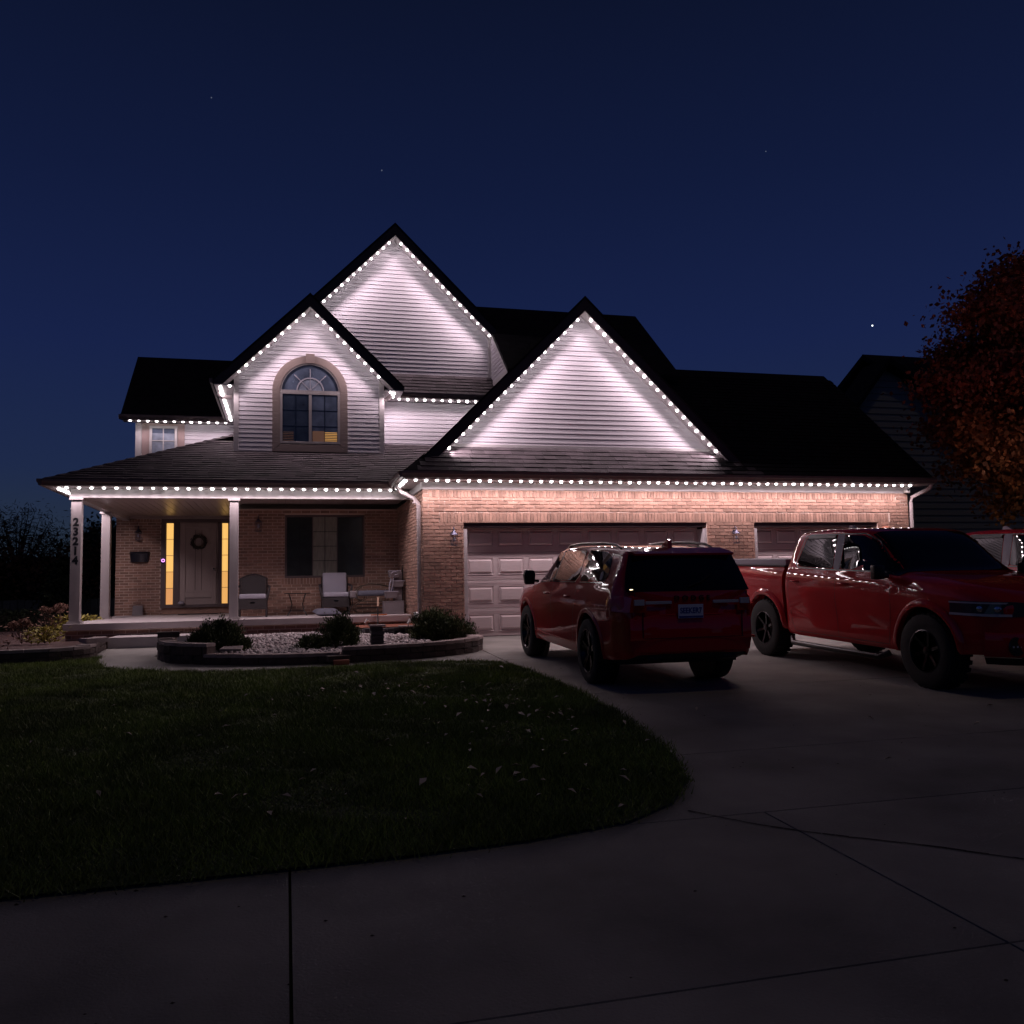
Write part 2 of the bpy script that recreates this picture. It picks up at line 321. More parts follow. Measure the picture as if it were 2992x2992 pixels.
for w in walls:
    o, d, n = w['o'], w['d'], w['n']; (s0, s1), (z0, z1) = w['s'], w['z']
    # mortar panels round the openings
    b = MB(); cuts = sorted(set([s0, s1]+[c for q in w['op'] for c in q[:2]]))
    for a, c in zip(cuts[:-1], cuts[1:]):
        mid = (a+c)/2; segs = [(z0, z1)]
        for q in w['op']:
            if q[0] <= mid <= q[1]: segs = [(q[3], z1)]+([(z0, q[2])] if q[2] > z0 else [])
        for za, zb in segs:
            p = [o+d*a+V3((0, 0, za)), o+d*c+V3((0, 0, za)), o+d*c+V3((0, 0, zb)), o+d*a+V3((0, 0, zb))]
            b.prism([tuple(v-n*.004) for v in p], tuple(-n*.2))
    w['ob'] = b.build('brick_wall', M['mortar'], H)
    if w.get('plain'): continue
    def okb(a, c, za, zb):
        for q in w['op']:
            if a < q[1]-.01 and c > q[0]+.01 and za < q[3]-.01 and zb > q[2]+.01: return False
        return True
    for za, zb, a0, a1 in w['sold']:
        x = a0
        while x+.057 < a1:
            c_ = o+d*(x+.0285)+V3((0, 0, (za+zb)/2)); bricks.append((c_, .057, zb-za-.01, w)); x += .067
    row = 0; z = z0
    while z+.057 < z1+.01:
        x = s0-(.1 if row % 2 else 0)+.004
        while x < s1:
            a, c = max(x, s0+.003), min(x+.1905, s1-.003); parts = [(a, c)]
            for q in w['op']:
                if z+.05 > q[2] and z < q[3]-.01:
                    parts = [r for p in parts for r in ((p[0], min(p[1], q[0]-.003)), (max(p[0], q[1]+.003), p[1]))]
            for q in w['sold']:
                if z+.045 > q[0] and z < q[1]-.01: parts = [r for p in parts for r in ((p[0], min(p[1], q[2]-.008)), (max(p[0], q[3]), p[1]))]
            for a, c in parts:
                if c-a > .03: bricks.append((o+d*((a+c)/2)+V3((0, 0, z+.0275)), c-a, .0535, w))
            x += .2035
        z += .0672; row += 1
bricks.sort(key=lambda t: (t[0]-CP).length if t[3] is walls[0] else 99)
bm_cache = {}
for c, L, hh, w in bricks[:300]:
    key = (round(L, 2), round(hh, 3))
    if key not in bm_cache:
        q = MB().box((-L/2, -.011, -hh/2), (L/2, .006, hh/2)); bm_cache[key] = q.mesh('brick', bevel=.0015)
    link('brick', bm_cache[key], M['brick'], w['ob'], loc=c+V3((random.uniform(-.0012, .0012), random.uniform(-.0015, .0015), random.uniform(-.001, .001))), rot=(0, 0, 0))
for w in walls:
    b = MB()
    for c, L, hh, ww in bricks[300:]:
        if ww is not w: continue
        d, n = w['d'], w['n']; j = random.uniform(-.0015, .0015); ce = c+n*j
        P = [ce+d*sx*L/2+n*dn+V3((0, 0, sz*hh/2)) for dn in (.010, -.005) for sx, sz in ((-1, -1), (1, -1), (1, 1), (-1, 1))]
        b.add(P, [(0, 1, 2, 3), (0, 4, 5, 1), (1, 5, 6, 2), (2, 6, 7, 3), (3, 7, 4, 0)])
    if b.v: tag(b.build('brickwork', M['brick'], w['ob'], fix=False), kind='stuff')

# ---- siding
def siding(o, d, n, z0, z1, left, right, pitch=.1, name='siding_wall', zoff=0):
    o, d, n = V3(o), V3(d), V3(n); base = MB(); zs = np.linspace(z0, z1, 40)
    P = [o+d*left(z)+V3((0, 0, z)) for z in zs]+[o+d*right(z)+V3((0, 0, z)) for z in zs[::-1]]
    base.prism([tuple(p-n*.004) for p in P], tuple(-n*.1)); W_ = base.build(name, M['siding'], H)
    z = z0+zoff
    while z < z1-.01:
        zt = min(z+pitch, z1); a0, a1, c0, c1 = left(z), left(zt), right(z), right(zt)
        if c0-a0 > .03:
            b = MB(); q = lambda s, z_, dn: tuple(o+d*s+n*dn+V3((0, 0, z_)))
            zm = z+.052*(pitch/.1); am, cm = left(zm), right(zm)
            b.add([q(a0, z, .0), q(c0, z, .0), q(c0, z, .018), q(a0, z, .018), q(am, zm-.004, .0105), q(cm, zm-.004, .0105), q(am, zm, .0125), q(cm, zm, .0125), q(a1, zt, .003), q(c1, zt, .003)],
                  [(0, 1, 2, 3), (3, 2, 5, 4), (4, 5, 7, 6), (6, 7, 9, 8), (0, 3, 4, 6, 8), (1, 9, 7, 5, 2)])
            b.build('siding_board', M['siding'], W_, fix=False)
        z = zt
    return W_
GX, GZ = 5.69, 6.36        # garage gable apex (wall)
gl = lambda z: max(3.00, GX-(GZ-z)/1.0); gr_ = lambda z: min(8.50, GX+(GZ-z)/1.0)
siding((0, .25, 0), (1, 0, 0), (0, -1, 0), 3.62, 6.33, gl, gr_, .0985, 'gable_wall')
BX, BZ = .49, 7.08
siding((0, 3.0, 0), (1, 0, 0), (0, -1, 0), 3.80, 7.06, lambda z: max(-1.04, BX-(BZ-z)/.97), lambda z: min(2.03, BX+(BZ-z)/.97), .0945, 'gable_wall')
HX, HZ = 2.44, 9.28
siding((0, 4.08, 0), (1, 0, 0), (0, -1, 0), 5.82, 9.24, lambda z: max(-1.0, HX-(HZ-z)/1.0), lambda z: min(4.75, HX+(HZ-z)/1.0), .096, 'gable_wall')
siding((0, 3.75, 0), (1, 0, 0), (0, -1, 0), 4.05, 5.19, lambda z: 2.05, lambda z: 4.8, .0945)
siding((0, 7.2, 0), (1, 0, 0), (0, -1, 0), 3.6, 5.19, lambda z: -3.6, lambda z: -.9, .1)
siding((4.75, 0, 0), (0, 1, 0), (-1, 0, 0), 5.74, 7.10, lambda z: 2.44+(z-5.74)/.86, lambda z: 4.08, .0985)       # cheek wall
siding((-1.05, 0, 0), (0, 1, 0), (-1, 0, 0), 3.8, 5.2, lambda z: 3.0, lambda z: 7.2, .0945)
siding((2.045, 0, 0), (0, 1, 0), (1, 0, 0), 3.8, 5.2, lambda z: 3.0, lambda z: 3.75, .0945)
# inner bulk so that nothing is hollow
b = MB(); b.box((-3.55, 7.35, 2.9), (9.0, 10.5, 5.2)); b.box((-.95, 3.2, 3.9), (2.0, 7.3, 5.15)); b.box((2.2, 3.95, 4.1), (8.8, 7.3, 5.4)); b.box((-1.0, 4.0, .3), (12.7, 7.3, 2.9)); b.box((-3.98, 7.42, .0), (12.7, 10.5, 2.9)); b.box((2.65, 6.0, 0), (12.7, 6.2, 2.9))
b.build('inner_wall', M['ndark'], H)

# ---- trim boards
t = MB()
t.box((2.43, -.022, 2.765), (12.92, .05, 2.905))            # garage frieze
t.box((2.42, -.0, 2.765), (2.442-.001, 1.60, 2.905)); t.box((2.415, -.02, 2.77), (2.43, 1.6, 2.903))
t.box((2.96, .21, 3.60), (8.55, .246, 3.665))
t.build('frieze_board', M['trim'], H, bevel=.003)
for x0, x1, y0, y1, z0, z1 in ((-1.07, -.965, 2.965, 3.05, 3.84, 5.58), (1.96, 2.07, 2.965, 3.05, 3.84, 5.58), (4.68, 4.765, 4.03, 4.085, 5.80, 6.98), (4.735, 4.765, 3.98, 4.03, 5.8, 6.95), (-3.63, -3.49, 7.15, 7.2, 3.6, 5.19), (2.06, 2.10, 3.72, 3.75, 4.05, 5.19)):
    MB().box((x0, y0, z0), (x1, y1, z1)).build('corner_board', M['trim'], H, bevel=.004)
# rake-foot board on cheek wall
MB().prism([(4.73, 2.36, 5.66), (4.73, 4.08, 7.14), (4.73, 4.08, 7.05), (4.73, 2.44, 5.64)], (-.02, 0, 0)).build('cheek_trim', M['trim'], H)
MB().box((4.715, 2.36, 5.62), (4.745, 4.1, 5.735)).build('cheek_trim', M['trim'], H)
MB().box((-1.10, 2.93, 3.80), (2.09, 3.0, 3.845)).build('base_flashing', M['trim'], H)
MB().box((2.05, 4.02, 5.80), (4.76, 4.06, 5.85)).build('base_flashing', M['trim'], H)

# ---- roofs
def roof(name, poly, th, mat_, edge=None, parent=H):
    return MB().prism(poly, (0, 0, -th)).build(name, mat_, parent)
E0 = 3.05
gz_ = lambda y: E0+.86*(y+.42)
# garage main roof
roof('garage_roof', [(2.05, -.42, E0), (13.25, -.42, E0), (13.15, 3.1, gz_(3.1)), (5.69, 3.1, gz_(3.1))], .10, M['roof'])
roof('garage_roof', [(5.69, 3.1, gz_(3.1)), (13.15, 3.1, gz_(3.1)), (13.25, 6.7, E0), (5.69, 6.7, E0)], .10, M['roof'])
MB().prism([(13.12, -.1, 2.9), (13.12, 6.4, 2.9), (13.12, 3.1, 5.9)], (-.12, 0, 0)).build('gable_end', M['siding'], H)
# left slope of garage roof towards the porch
roof('garage_roof', [(2.02, -.42, E0-.01), (2.02, 2.9, E0-.01), (2.5, 2.9, E0+.40), (2.5, .1, E0+.40)], .05, M['roof'])
# gable dormer roofs (pairs of slabs with deep dark rakes)
def gable_roof(ax, az, sl, sr, x0, x1, y0, y1, th, zc, name='gable_roof'):
    for s, xe, k in ((-1, x0, sl), (1, x1, sr)):
        ze = az-abs(xe-ax)*k
        def low(t_, zz):
            if ze-t_ >= zz: return [(xe, ze-t_)]
            return [(xe, zz), (ax+s*(az-t_-zz)/k, zz)]
        MB().prism([(ax, y0, az), (xe, y0, ze)]+[(p, y0, q) for p, q in low(th, zc)]+[(ax, y0, az-th)], (0, y1-y0, 0)).build(name, M['roof'], H)
        MB().prism([(ax, y0-.012, az-.035), (xe, y0-.012, ze-.035)]+[(p, y0-.012, q) for p, q in low(th-.02, zc+.01)]+[(ax, y0-.012, az-th+.02)], (0, .010, 0)).build('rake_board', M['fascia'], H)
        MB().prism([(ax, y0-.03, az+.012), (xe-s*0, y0-.03, ze+.012), (xe, y0-.03, ze-.03), (ax, y0-.03, az-.03)], (0, .05, 0)).build('drip_edge', M['roof'], H)
        # soffit under the rake
        d = .20
        xs_ = ax+s*min(abs(xe-ax), (az-th-zc)/k)
        MB().prism([(ax, y0+.01, az-th-.004), (xs_, y0+.01, az-th-.004-abs(xs_-ax)*k), (xs_, y0+.01, az-th-.018-abs(xs_-ax)*k), (ax, y0+.01, az-th-.018)], (0, .33, 0)).build('rake_soffit', M['trim'], H)
gable_roof(GX, 6.60, 1.0, .985, 2.22, 9.05, -.07, 3.4, .27, 2.94)
gable_roof(BX, 7.24, .985, .985, -1.47, 2.47, 2.66, 7.0, .27, 5.215)
gable_roof(HX, 9.40, 1.0, 1.0, -1.2, 4.80, 3.73, 8.6, .27, 5.3)
# porch roof
PE = 1.17; pz = lambda y: 3.03+.455*(y-PE); px_ = lambda x: 3.03+.455*(x+4.22)
roof('porch_roof', [(-4.22, PE, 3.03), (2.05, PE, 3.03), (3.6, PE+1.3, pz(PE+1.3)), (3.6, 3.78, pz(3.78)), (-4.22+3.6-.99, 3.78, pz(3.78))], .06, M['shingle'])
roof('porch_roof', [(-4.22, PE, 3.03), (-1.03, PE+3.19, px_(-1.03)), (-1.03, 7.3, px_(-1.03)), (-4.22, 7.3, 3.03)], .06, M['roof'])
# roofs of the upper storey
wz = lambda y: 5.30+.86*(y-6.78)
roof('main_roof', [(-3.92, 6.78, 5.30), (1.0, 6.78, 5.30), (1.0, 9.2, wz(9.2)), (-3.92, 9.2, wz(9.2))], .12, M['roof'])
roof('main_roof', [(-3.92, 9.2, wz(9.2)), (1.0, 9.2, wz(9.2)), (1.0, 11.6, 5.30), (-3.92, 11.6, 5.30)], .12, M['roof'])
MB().prism([(-3.6, 7.2, 5.2), (-3.6, 11, 5.2), (-3.6, 9.2, 7.1)], (.1, 0, 0)).build('gable_end', M['siding'], H)
uz = lambda y: 5.72+.86*(y-2.33)
roof('main_roof', [(4.71, 2.33, 5.72), (8.85, 2.33, 5.72), (8.85, 4.9, uz(4.9)), (3.2, 4.9, uz(4.9)), (3.2, 4.2, uz(4.2)), (4.71, 4.2, uz(4.2))], .10, M['roof'])
roof('main_roof', [(3.2, 4.9, uz(4.9)), (8.85, 4.9, uz(4.9)), (8.85, 8.5, uz(4.9)-3.1), (3.2, 8.5, uz(4.9)-3.1)], .10, M['roof'])
MB().prism([(8.7, 2.4, 5.4), (8.7, 8.0, 5.0), (8.7, 4.9, 7.7)], (-.1, 0, 0)).build('gable_end', M['siding'], H)
sz_ = lambda y: 5.32+.86*(y-3.36)
roof('strip_roof', [(2.3, 3.36, 5.32), (4.8, 3.36, 5.32), (4.8, 4.08, sz_(4.08)), (2.3, 4.08, sz_(4.08))], .05, M['shingle'])

# ---- shingles
nsh = 0; sh_me = {}
def shingles(o, ud, vd, n, len_u, rows, exp, tab, parent, left=lambda k: 0, right=None, sep=True, mt='shingle'):
    """courses of tabs: o origin at eave, ud along eave, vd up the slope, n normal"""
    global nsh
    o, ud, vd, n = V3(o), V3(ud).normalized(), V3(vd).normalized(), V3(n).normalized(); stuff = MB()
    rot = Matrix((ud, vd, n)).transposed().to_euler()
    for r in range(rows):
        a0 = left(r*exp); a1 = right(r*exp) if right else len_u; x = a0-random.uniform(0, tab)
        while x < a1:
            wd = tab*random.choice((.55, .8, 1, 1, 1.25)); a, c = max(x, a0), min(x+wd, a1); x += wd
            if c-a < .03: continue
            th = random.choice((.006, .009, .014)); 
            P = [(0+.002, -.004, 0), (c-a-.002, -.004, 0), (c-a-.002, exp+.02, .0), (.002, exp+.02, 0), (.002, -.004, th+.010), (c-a-.002, -.004, th+.010), (c-a-.002, exp+.02, .004), (.002, exp+.02, .004)]
            Fc = [(4, 5, 6, 7), (0, 1, 5, 4), (1, 2, 6, 5), (3, 0, 4, 7)]
            pos = o+ud*a+vd*(r*exp)+n*.003
            if sep and nsh < 300:
                key = (round(c-a, 2), th)
                if key not in sh_me: sh_me[key] = MB().add(P, Fc).mesh('shingle', fix=False)
                link('shingle', sh_me[key], M['shingle'], parent, loc=pos, rot=rot); nsh += 1
            else: stuff.add([tuple(pos+ud*p[0]+vd*p[1]+n*p[2]) for p in P], Fc)
    if stuff.v: tag(stuff.build('shingle_courses', M[mt], parent, fix=False), kind='stuff')
by = {c.name: c for c in H.children}
nrm = V3((0, -.86, 1)).normalized(); vd = V3((0, 1, .86)).normalized(); sl = math.hypot(1, .86)
shingles((2.3, -.42, E0+.002), (1, 0, 0), vd, nrm, 6.95, 6, .146, .30, by['garage_roof'], left=lambda v: max(0, v/sl-.05), right=lambda v: 6.95-v/sl*.95)
shingles((2.3, 3.36, 5.322), (1, 0, 0), vd, nrm, 2.45, 6, .15, .30, by['strip_roof'])
pl = math.hypot(1, .455)
shingles((-4.2, PE, 3.032), (1, 0, 0), (0, 1, .455), (0, -.455, 1), 6.3, 20, .14, .30, by['porch_roof'], left=lambda v: (v+.13)/pl, right=lambda v: 6.28+min(1.3, v/pl))
shingles((9.3, -.42, E0+.002), (1, 0, 0), vd, nrm, 3.9, 30, .146, .30, by['garage_roof'], left=lambda v: -.9+v/sl*.1 if v < 1 else max(-3.2, -v/sl*.95), sep=False, mt='roof')  # darkened shingle copy where the eave lights do not reach

hb_ = MB()
for i in range(19):
    t0, t1 = i/19, (i+1.25)/19; a, c = V3((-4.20, PE+.02, 3.036)).lerp(V3((-1.03, PE+3.19, px_(-1.03)+.006)), t0), V3((-4.20, PE+.02, 3.036)).lerp(V3((-1.03, PE+3.19, px_(-1.03)+.006)), min(1, t1)); w_ = V3((.10, -.10, 0)); up = V3((0, 0, .022)); dn_ = V3((0, 0, -.03))
    hb_.add([a+w_+dn_+up, a+up, a-w_+dn_+up, c+w_+dn_, c, c-w_+dn_], [(0, 1, 4, 3), (1, 2, 5, 4), (0, 2, 1)])
hb_.build('hip_cap', M['shingle'], by['porch_roof'], fix=False)
# ---- gutters, soffits
gut = MB()
def gutter(p0, p1, nrm_, zt, h=.115, d=.09):
    p0, p1, q = V3(p0), V3(p1), V3(nrm_); prof = [(0, 0), (.0, -h), (.055, -h), (.075, -h*.55), (d, -h*.45), (d, 0)]
    b = MB(); b.prism([(p0.x+q.x*a, p0.y+q.y*a, zt+c) for a, c in prof], p1-p0); return b.build('gutter', M['gutter'], H)
gutter((2.0, -.40, 0), (13.28, -.40, 0), (0, -1, 0), 3.045); gutter((2.03, -.46, 0), (2.03, 1.15, 0), (-1, 0, 0), 3.04)
gutter((-4.24, 1.19, 0), (2.0, 1.19, 0), (0, -1, 0), 3.025); gutter((-4.22, 1.1, 0), (-4.22, 7.2, 0), (-1, 0, 0), 3.025)
gutter((-3.95, 6.80, 0), (-1.35, 6.80, 0), (0, -1, 0), 5.31); gutter((-1.45, 2.66, 0), (-1.45, 6.75, 0), (-1, 0, 0), 5.33, .1); gutter((2.32, 3.37, 0), (4.8, 3.37, 0), (0, -1, 0), 5.325)
sf = [((2.05, -.40, 2.905), (13.2, .0, 2.93)), ((2.05, 0, 2.905), (2.42, 1.64, 2.93)), ((-4.2, 1.2, 2.905), (2.40, 1.57, 2.93)), ((-4.2, 1.57, 2.905), (-3.9, 7.2, 2.93)),
      ((-3.9, 6.8, 5.20), (-1.06, 7.2, 5.225)), ((-1.44, 2.66, 5.20), (-1.06, 6.8, 5.225)), ((2.06, 2.66, 5.20), (2.46, 3.4, 5.225)), ((2.06, 3.37, 5.20), (4.8, 3.75, 5.222))]
for a, c in sf: MB().box(a, c).build('soffit', M['trim'], H)
# soffit panel seams of the garage eave
# ---- downspouts
for pts in ([(2.05, .62, 2.93), (2.05, .62, 2.86), (2.14, .60, 2.76), (2.33, .30, 2.62), (2.385, .16, 2.48), (2.385, .16, .05), (2.30, .02, -.02)],
            [(13.22, -.38, 2.94), (13.2, -.36, 2.84), (12.96, -.06, 2.66), (12.95, -.05, 2.55), (12.95, -.05, .05)],
            [(-1.35, 3.3, 5.22), (-1.40, 3.2, 5.10), (-1.30, 3.1, 5.03), (-1.12, 3.15, 5.05)], [(2.33, 3.05, 5.3), (2.30, 3.1, 5.22), (2.12, 3.3, 5.12)]):
    MB().tube(pts, .042, 8).build('downspout', M['gutter_light'], H, smooth=40)
MB().box((2.28, .19, 2.52), (2.41, .215, 2.55)).build('downspout_strap', M['gutter_light'], H)

# ---- porch
pf = MB().box((PX0, 1.42, .30), (2.43, 3.75, .42)); pf.box((-4.0, 3.75, .30), (-1.0, 7.2, .42)); pf.box((PX0-.1+.1, 3.75, .3), (PX0+.01, 3.76, .42))
pfo = pf.build('porch_slab', M['porch'], H, bevel=.006)
MB().box((-3.88, 1.56, -.05), (-3.80, 7.2, .30)).build('porch_base', M['mortar'], H)
MB().box((-3.0, .62, 0), (-1.55, 1.50, .19)).build('porch_step', M['porch'], H, bevel=.01)
# beam and ceiling
bm_ = MB(); bm_.box((-3.86, 1.58, 2.735), (2.42, 1.72, 2.905)); bm_.build('porch_beam', M['trim'], H, bevel=.004)
MB().box((-3.87, 1.72, 2.735), (-3.73, 7.15, 2.905)).build('porch_beam', M['trim'], H, bevel=.004)
x = -3.73; k = 0
while x < 2.43:
    y1 = 3.76 if x > -1.0 else 7.19
    if True: MB().box((x, 1.72, 2.845), (min(x+.148, 2.435), y1, 2.86)).build('ceiling_plank', M['ceiling'], H)
    x += .155
MB().box((-3.75, 1.7, 2.862), (2.44, 7.25, 2.88)).build('porch_ceiling', M['door_frame'], H)
MB().box((-3.73, 7.05, 2.78), (-1.0, 7.18, 2.844)).build('ceiling_moulding', M['ceiling'], H)
for x, y, w in ((-3.745, 1.65, .175), (-.97, 1.65, .16), (-3.79, 4.65, .175)):
    P = MB().box((-w/2, -w/2, .03), (w/2, w/2, 2.315)).build('porch_post', M['post'], H, bevel=.006, loc=(x, y, .42))
    MB().box((-w/2-.035, -w/2-.035, 0), (w/2+.035, w/2+.035, .028)).box((-w/2-.018, -w/2-.018, .028), (w/2+.018, w/2+.018, .05)).build('base_trim', M['post'], P, bevel=.003)
    MB().box((-w/2-.03, -w/2-.03, 2.27), (w/2+.03, w/2+.03, 2.314)).build('capital', M['post'], P, bevel=.003)
    if x < -2 and y < 2:
        for i, ch in enumerate('23214'):
            text('house_number', ch, .195, M['black'], P, (0.0, -w/2-.0012, 1.855-.176*i), (R_(90), 0, 0), .001, .95, .010)
MB().box((-3.845, 1.60, 2.52), (-3.83, 1.63, 2.545)).build('hook', M['white'], H)

# ---- garage doors
def garage_door(x0, x1, zt, y, ncol, label):
    w = x1-x0; hs = zt/4; D = MB().box((0, .046, 0), (w, .05, zt)).build('garage_door', M['garage2'], H, loc=(x0, y, 0))
    for i in range(4):
        s = MB(); s.box((.0, 0, i*hs+.003), (w, .045, (i+1)*hs-.003)); s.build('door_section', M['garage'], D, bevel=.004)
        for k in (1, 2, 3):
            pass
    rail = MB()
    for i in range(1, 5):
        for dz in (-.055, -.085):
            if i*hs+dz > 0: rail.box((0, -.004, i*hs+dz), (w, .01, i*hs+dz+.012))
        for dz in (.03, .06): 
            if i < 4: rail.box((0, -.004, i*hs+dz), (w, .01, i*hs+dz+.012))
    rail.build('embossed_line', M['garage'], D)
    pitch = w/ncol; pw = pitch*.84; ph = .31
    q = MB(); a, c = pw/2, ph/2; e1, e2 = .03, .055
    rect = lambda x, z, y_: [(-x, y_, -z), (x, y_, -z), (x, y_, z), (-x, y_, z)]
    vs = rect(a, c, .0)+rect(a-.02, c-.02, .016)+rect(a-e2, c-e2, -.012)
    fs = [(4*r+i, 4*r+(i+1) % 4, 4*r+4+(i+1) % 4, 4*r+4+i) for r in (0, 1) for i in range(4)]+[(8, 9, 10, 11)]
    # raised field: lift the outer lip slightly proud of the section
    vs = [(x_, y_-.008 if abs(y_) < 1e-6 else y_-.010, z_) for x_, y_, z_ in vs]
    pm = q.add(vs, fs).mesh('raised_panel', fix=False)
    bk = MB().box((-a-.012, -.008, -c-.012), (a+.012, .0, c+.012))
    for i in range(4):
        for j in range(ncol):
            link('raised_panel', pm, M['garage'], D, loc=(pitch*(j+.5), -.004, hs*(i+.5)))
    MB().box((0, -.012, -.01), (w, .03, .02)).build('bottom_seal', M['garage2'], D)
    return D
garage_door(3.27, 8.10, 2.13, .30, 8, 'wide double garage door with four rows of raised panels behind the red SUV')
garage_door(9.29, 12.06, 2.13, .30, 5, 'single garage door behind the red pickup bed')
for x0, x1 in ((3.20, 8.17), (9.22, 12.13)):
    for a_ in (x0+.001, x1-.07): MB().box((a_, .012, -.02), (a_+.069, .34, 2.02)).build('door_jamb', M['trim'], H, bevel=.004)
for x0, x1 in ((3.20, 8.17), (9.22, 12.13)):
    MB().box((x0+.001, .03, 2.06), (x1-.001, .34, 2.139)).build('door_header', M['fascia'], H)
MB().box((2.6, .36, 0), (12.8, .4, 2.2)).build('door_backing', M['black'], H)

# ---- windows
def frame(parent, x0, x1, z0, z1, y, w, d, m_, name='frame', bev=.004):
    b = MB(); b.box((x0, y-d, z0), (x0+w, y, z1)); b.box((x1-w, y-d, z0), (x1, y, z1)); b.box((x0+w, y-d+.001, z0), (x1-w, y, z0+w)); b.box((x0+w, y-d+.001, z1-w), (x1-w, y, z1))
    return b.build(name, m_, parent, bevel=bev)
# porch window
Wn = MB().box((-.03, 3.80, 1.22), (1.70, 3.86, 2.60)).build('window', M['black'], H)
frame(Wn, -.03, 1.70, 1.22, 2.60, 3.80, .045, .06, M['door_frame'])
for i, (a, c, mm) in enumerate(((.015, .555, 'glass_dim'), (.575, 1.085, 'glass_grey'), (1.105, 1.655, 'glass_dim'))):
    MB().box((a, 3.772, 1.265), (c, 3.79, 2.555)).build('pane', M[mm], Wn)
    mu = MB().box(((a+c)/2-.006, 3.762, 1.265), ((a+c)/2+.006, 3.771, 2.555))
    for z in (1.59, 1.91, 2.23): mu.box((a, 3.763, z-.006), (c, 3.770, z+.006))
    mu.build('muntin', M['black'], Wn)
for x_ in (.555, 1.085): MB().box((x_, 3.75, 1.265), (x_+.02, 3.79, 2.555)).build('mullion', M['door_frame'], Wn)
# wing window
Wn = MB().box((-3.27, 7.14, 3.9), (-2.68, 7.17, 5.09)).build('window', M['black'], H)
b = MB().box((-3.48, 7.150, 3.6), (-3.29, 7.175, 5.18)); b.box((-2.65, 7.150, 3.6), (-2.48, 7.175, 5.18)); b.box((-3.29, 7.150, 5.10), (-2.65, 7.175, 5.18)); b.build('window_surround', M['tan'] if 0 else mat('beige_surround', (.36, .26, .25), .5), H)
frame(Wn, -3.30, -2.65, 3.8, 5.11, 7.14, .06, .035, M['trim'])
for a, c in ((-3.235, -2.985), (-2.965, -2.715)): MB().box((a, 7.122, 3.86), (c, 7.135, 5.05)).build('pane', M['glass_wing'], Wn)
b = MB().box((-2.987, 7.11, 3.86), (-2.963, 7.138, 5.05)); 
for z in (4.74, 4.41, 4.1): b.box((-3.24, 7.112, z-.01), (-2.71, 7.136, z+.01))
b.build('muntin', M['trim'], Wn)
MB().box((-3.235, 7.117, 4.93), (-2.715, 7.121, 5.05)).build('roller_blind', M['glass_blue'], Wn)
# arched window on the bay gable
cx, cz, ro, ri = .495, 5.17, .785, .63; y_ = 2.945
Wn = MB().box((-.12, 2.955, 4.06), (1.12, 2.985, 5.16)).build('arched_window', M['black'], H)
arc = lambda r, n=28: [(cx+r*math.cos(math.pi*i/n), cz+r*math.sin(math.pi*i/n)) for i in range(n+1)]
b = MB(); A, B_ = arc(ro), arc(ri)
for i in range(28):
    b.prism([(A[i][0], 2.93, A[i][1]), (A[i+1][0], 2.93, A[i+1][1]), (B_[i+1][0], 2.93, B_[i+1][1]), (B_[i][0], 2.93, B_[i][1])], (0, .06, 0))
b.build('arch_surround', M['tan'], Wn)
b = MB().prism([(-.29, 2.932, 3.875), (1.28, 2.932, 3.875), (1.12, 2.932, 4.03), (-.13, 2.932, 4.03)], (0, .06, 0)); b.prism([(-.29, 2.93, 3.875), (-.13, 2.93, 4.03), (-.13, 2.93, 5.168), (-.29, 2.93, 5.168)], (0, .06, 0)); b.prism([(1.28, 2.93, 3.875), (1.12, 2.93, 4.03), (1.12, 2.93, 5.168), (1.28, 2.93, 5.168)], (0, .06, 0))
b.build('window_surround', M['tan'], Wn, bevel=.004)
MB().prism([(cx-.075, 2.905, cz+.62), (cx+.075, 2.905, cz+.62), (cx+.095, 2.905, cz+.83), (cx-.095, 2.905, cz+.83)], (0, .08, 0)).build('keystone', M['tan'], Wn, bevel=.004)
MB().prism([(x, 2.962, z) for x, z in arc(ri-.02)], (0, .01, 0)).build('arch_pane', M['glass_blue'], Wn)
b = MB(); A, B_ = arc(ri), arc(ri-.035)
for i in range(28): b.prism([(A[i][0], 2.94, A[i][1]), (A[i+1][0], 2.94, A[i+1][1]), (B_[i+1][0], 2.94, B_[i+1][1]), (B_[i][0], 2.94, B_[i][1])], (0, .03, 0))
b.box((cx-ri, 2.935, cz-.005), (cx+ri, 2.97, cz+.035)); b.build('arch_frame', M['post'], Wn)
b = MB(); A, B_ = arc(.29), arc(.262)
for i in range(28): b.prism([(A[i][0], 2.95, A[i][1]+.03), (A[i+1][0], 2.95, A[i+1][1]+.03), (B_[i+1][0], 2.95, B_[i+1][1]+.03), (B_[i][0], 2.95, B_[i][1]+.03)], (0, .01, 0))
for an in (45, 90, 135):
    c_, s_ = math.cos(R_(an)), math.sin(R_(an)); w = .009
    b.prism([(cx+.0*c_-w*s_, 2.951, cz+.04+w*c_), (cx+.47*c_-w*s_, 2.951, cz+.04+.47*s_+w*c_), (cx+.47*c_+w*s_, 2.951, cz+.04+.47*s_-w*c_), (cx+w*s_, 2.951, cz+.04-w*c_)], (0, .008, 0))
b.build('sunburst_muntin', M['cushion'], Wn)
MB().prism([(x, 2.957, z+.03) for x, z in arc(.25)], (0, .004, 0)).build('arch_pane', M['glass_wing'], Wn)
frame(Wn, -.13, 1.12, 4.05, 5.165, 2.955, .05, .022, M['post'])
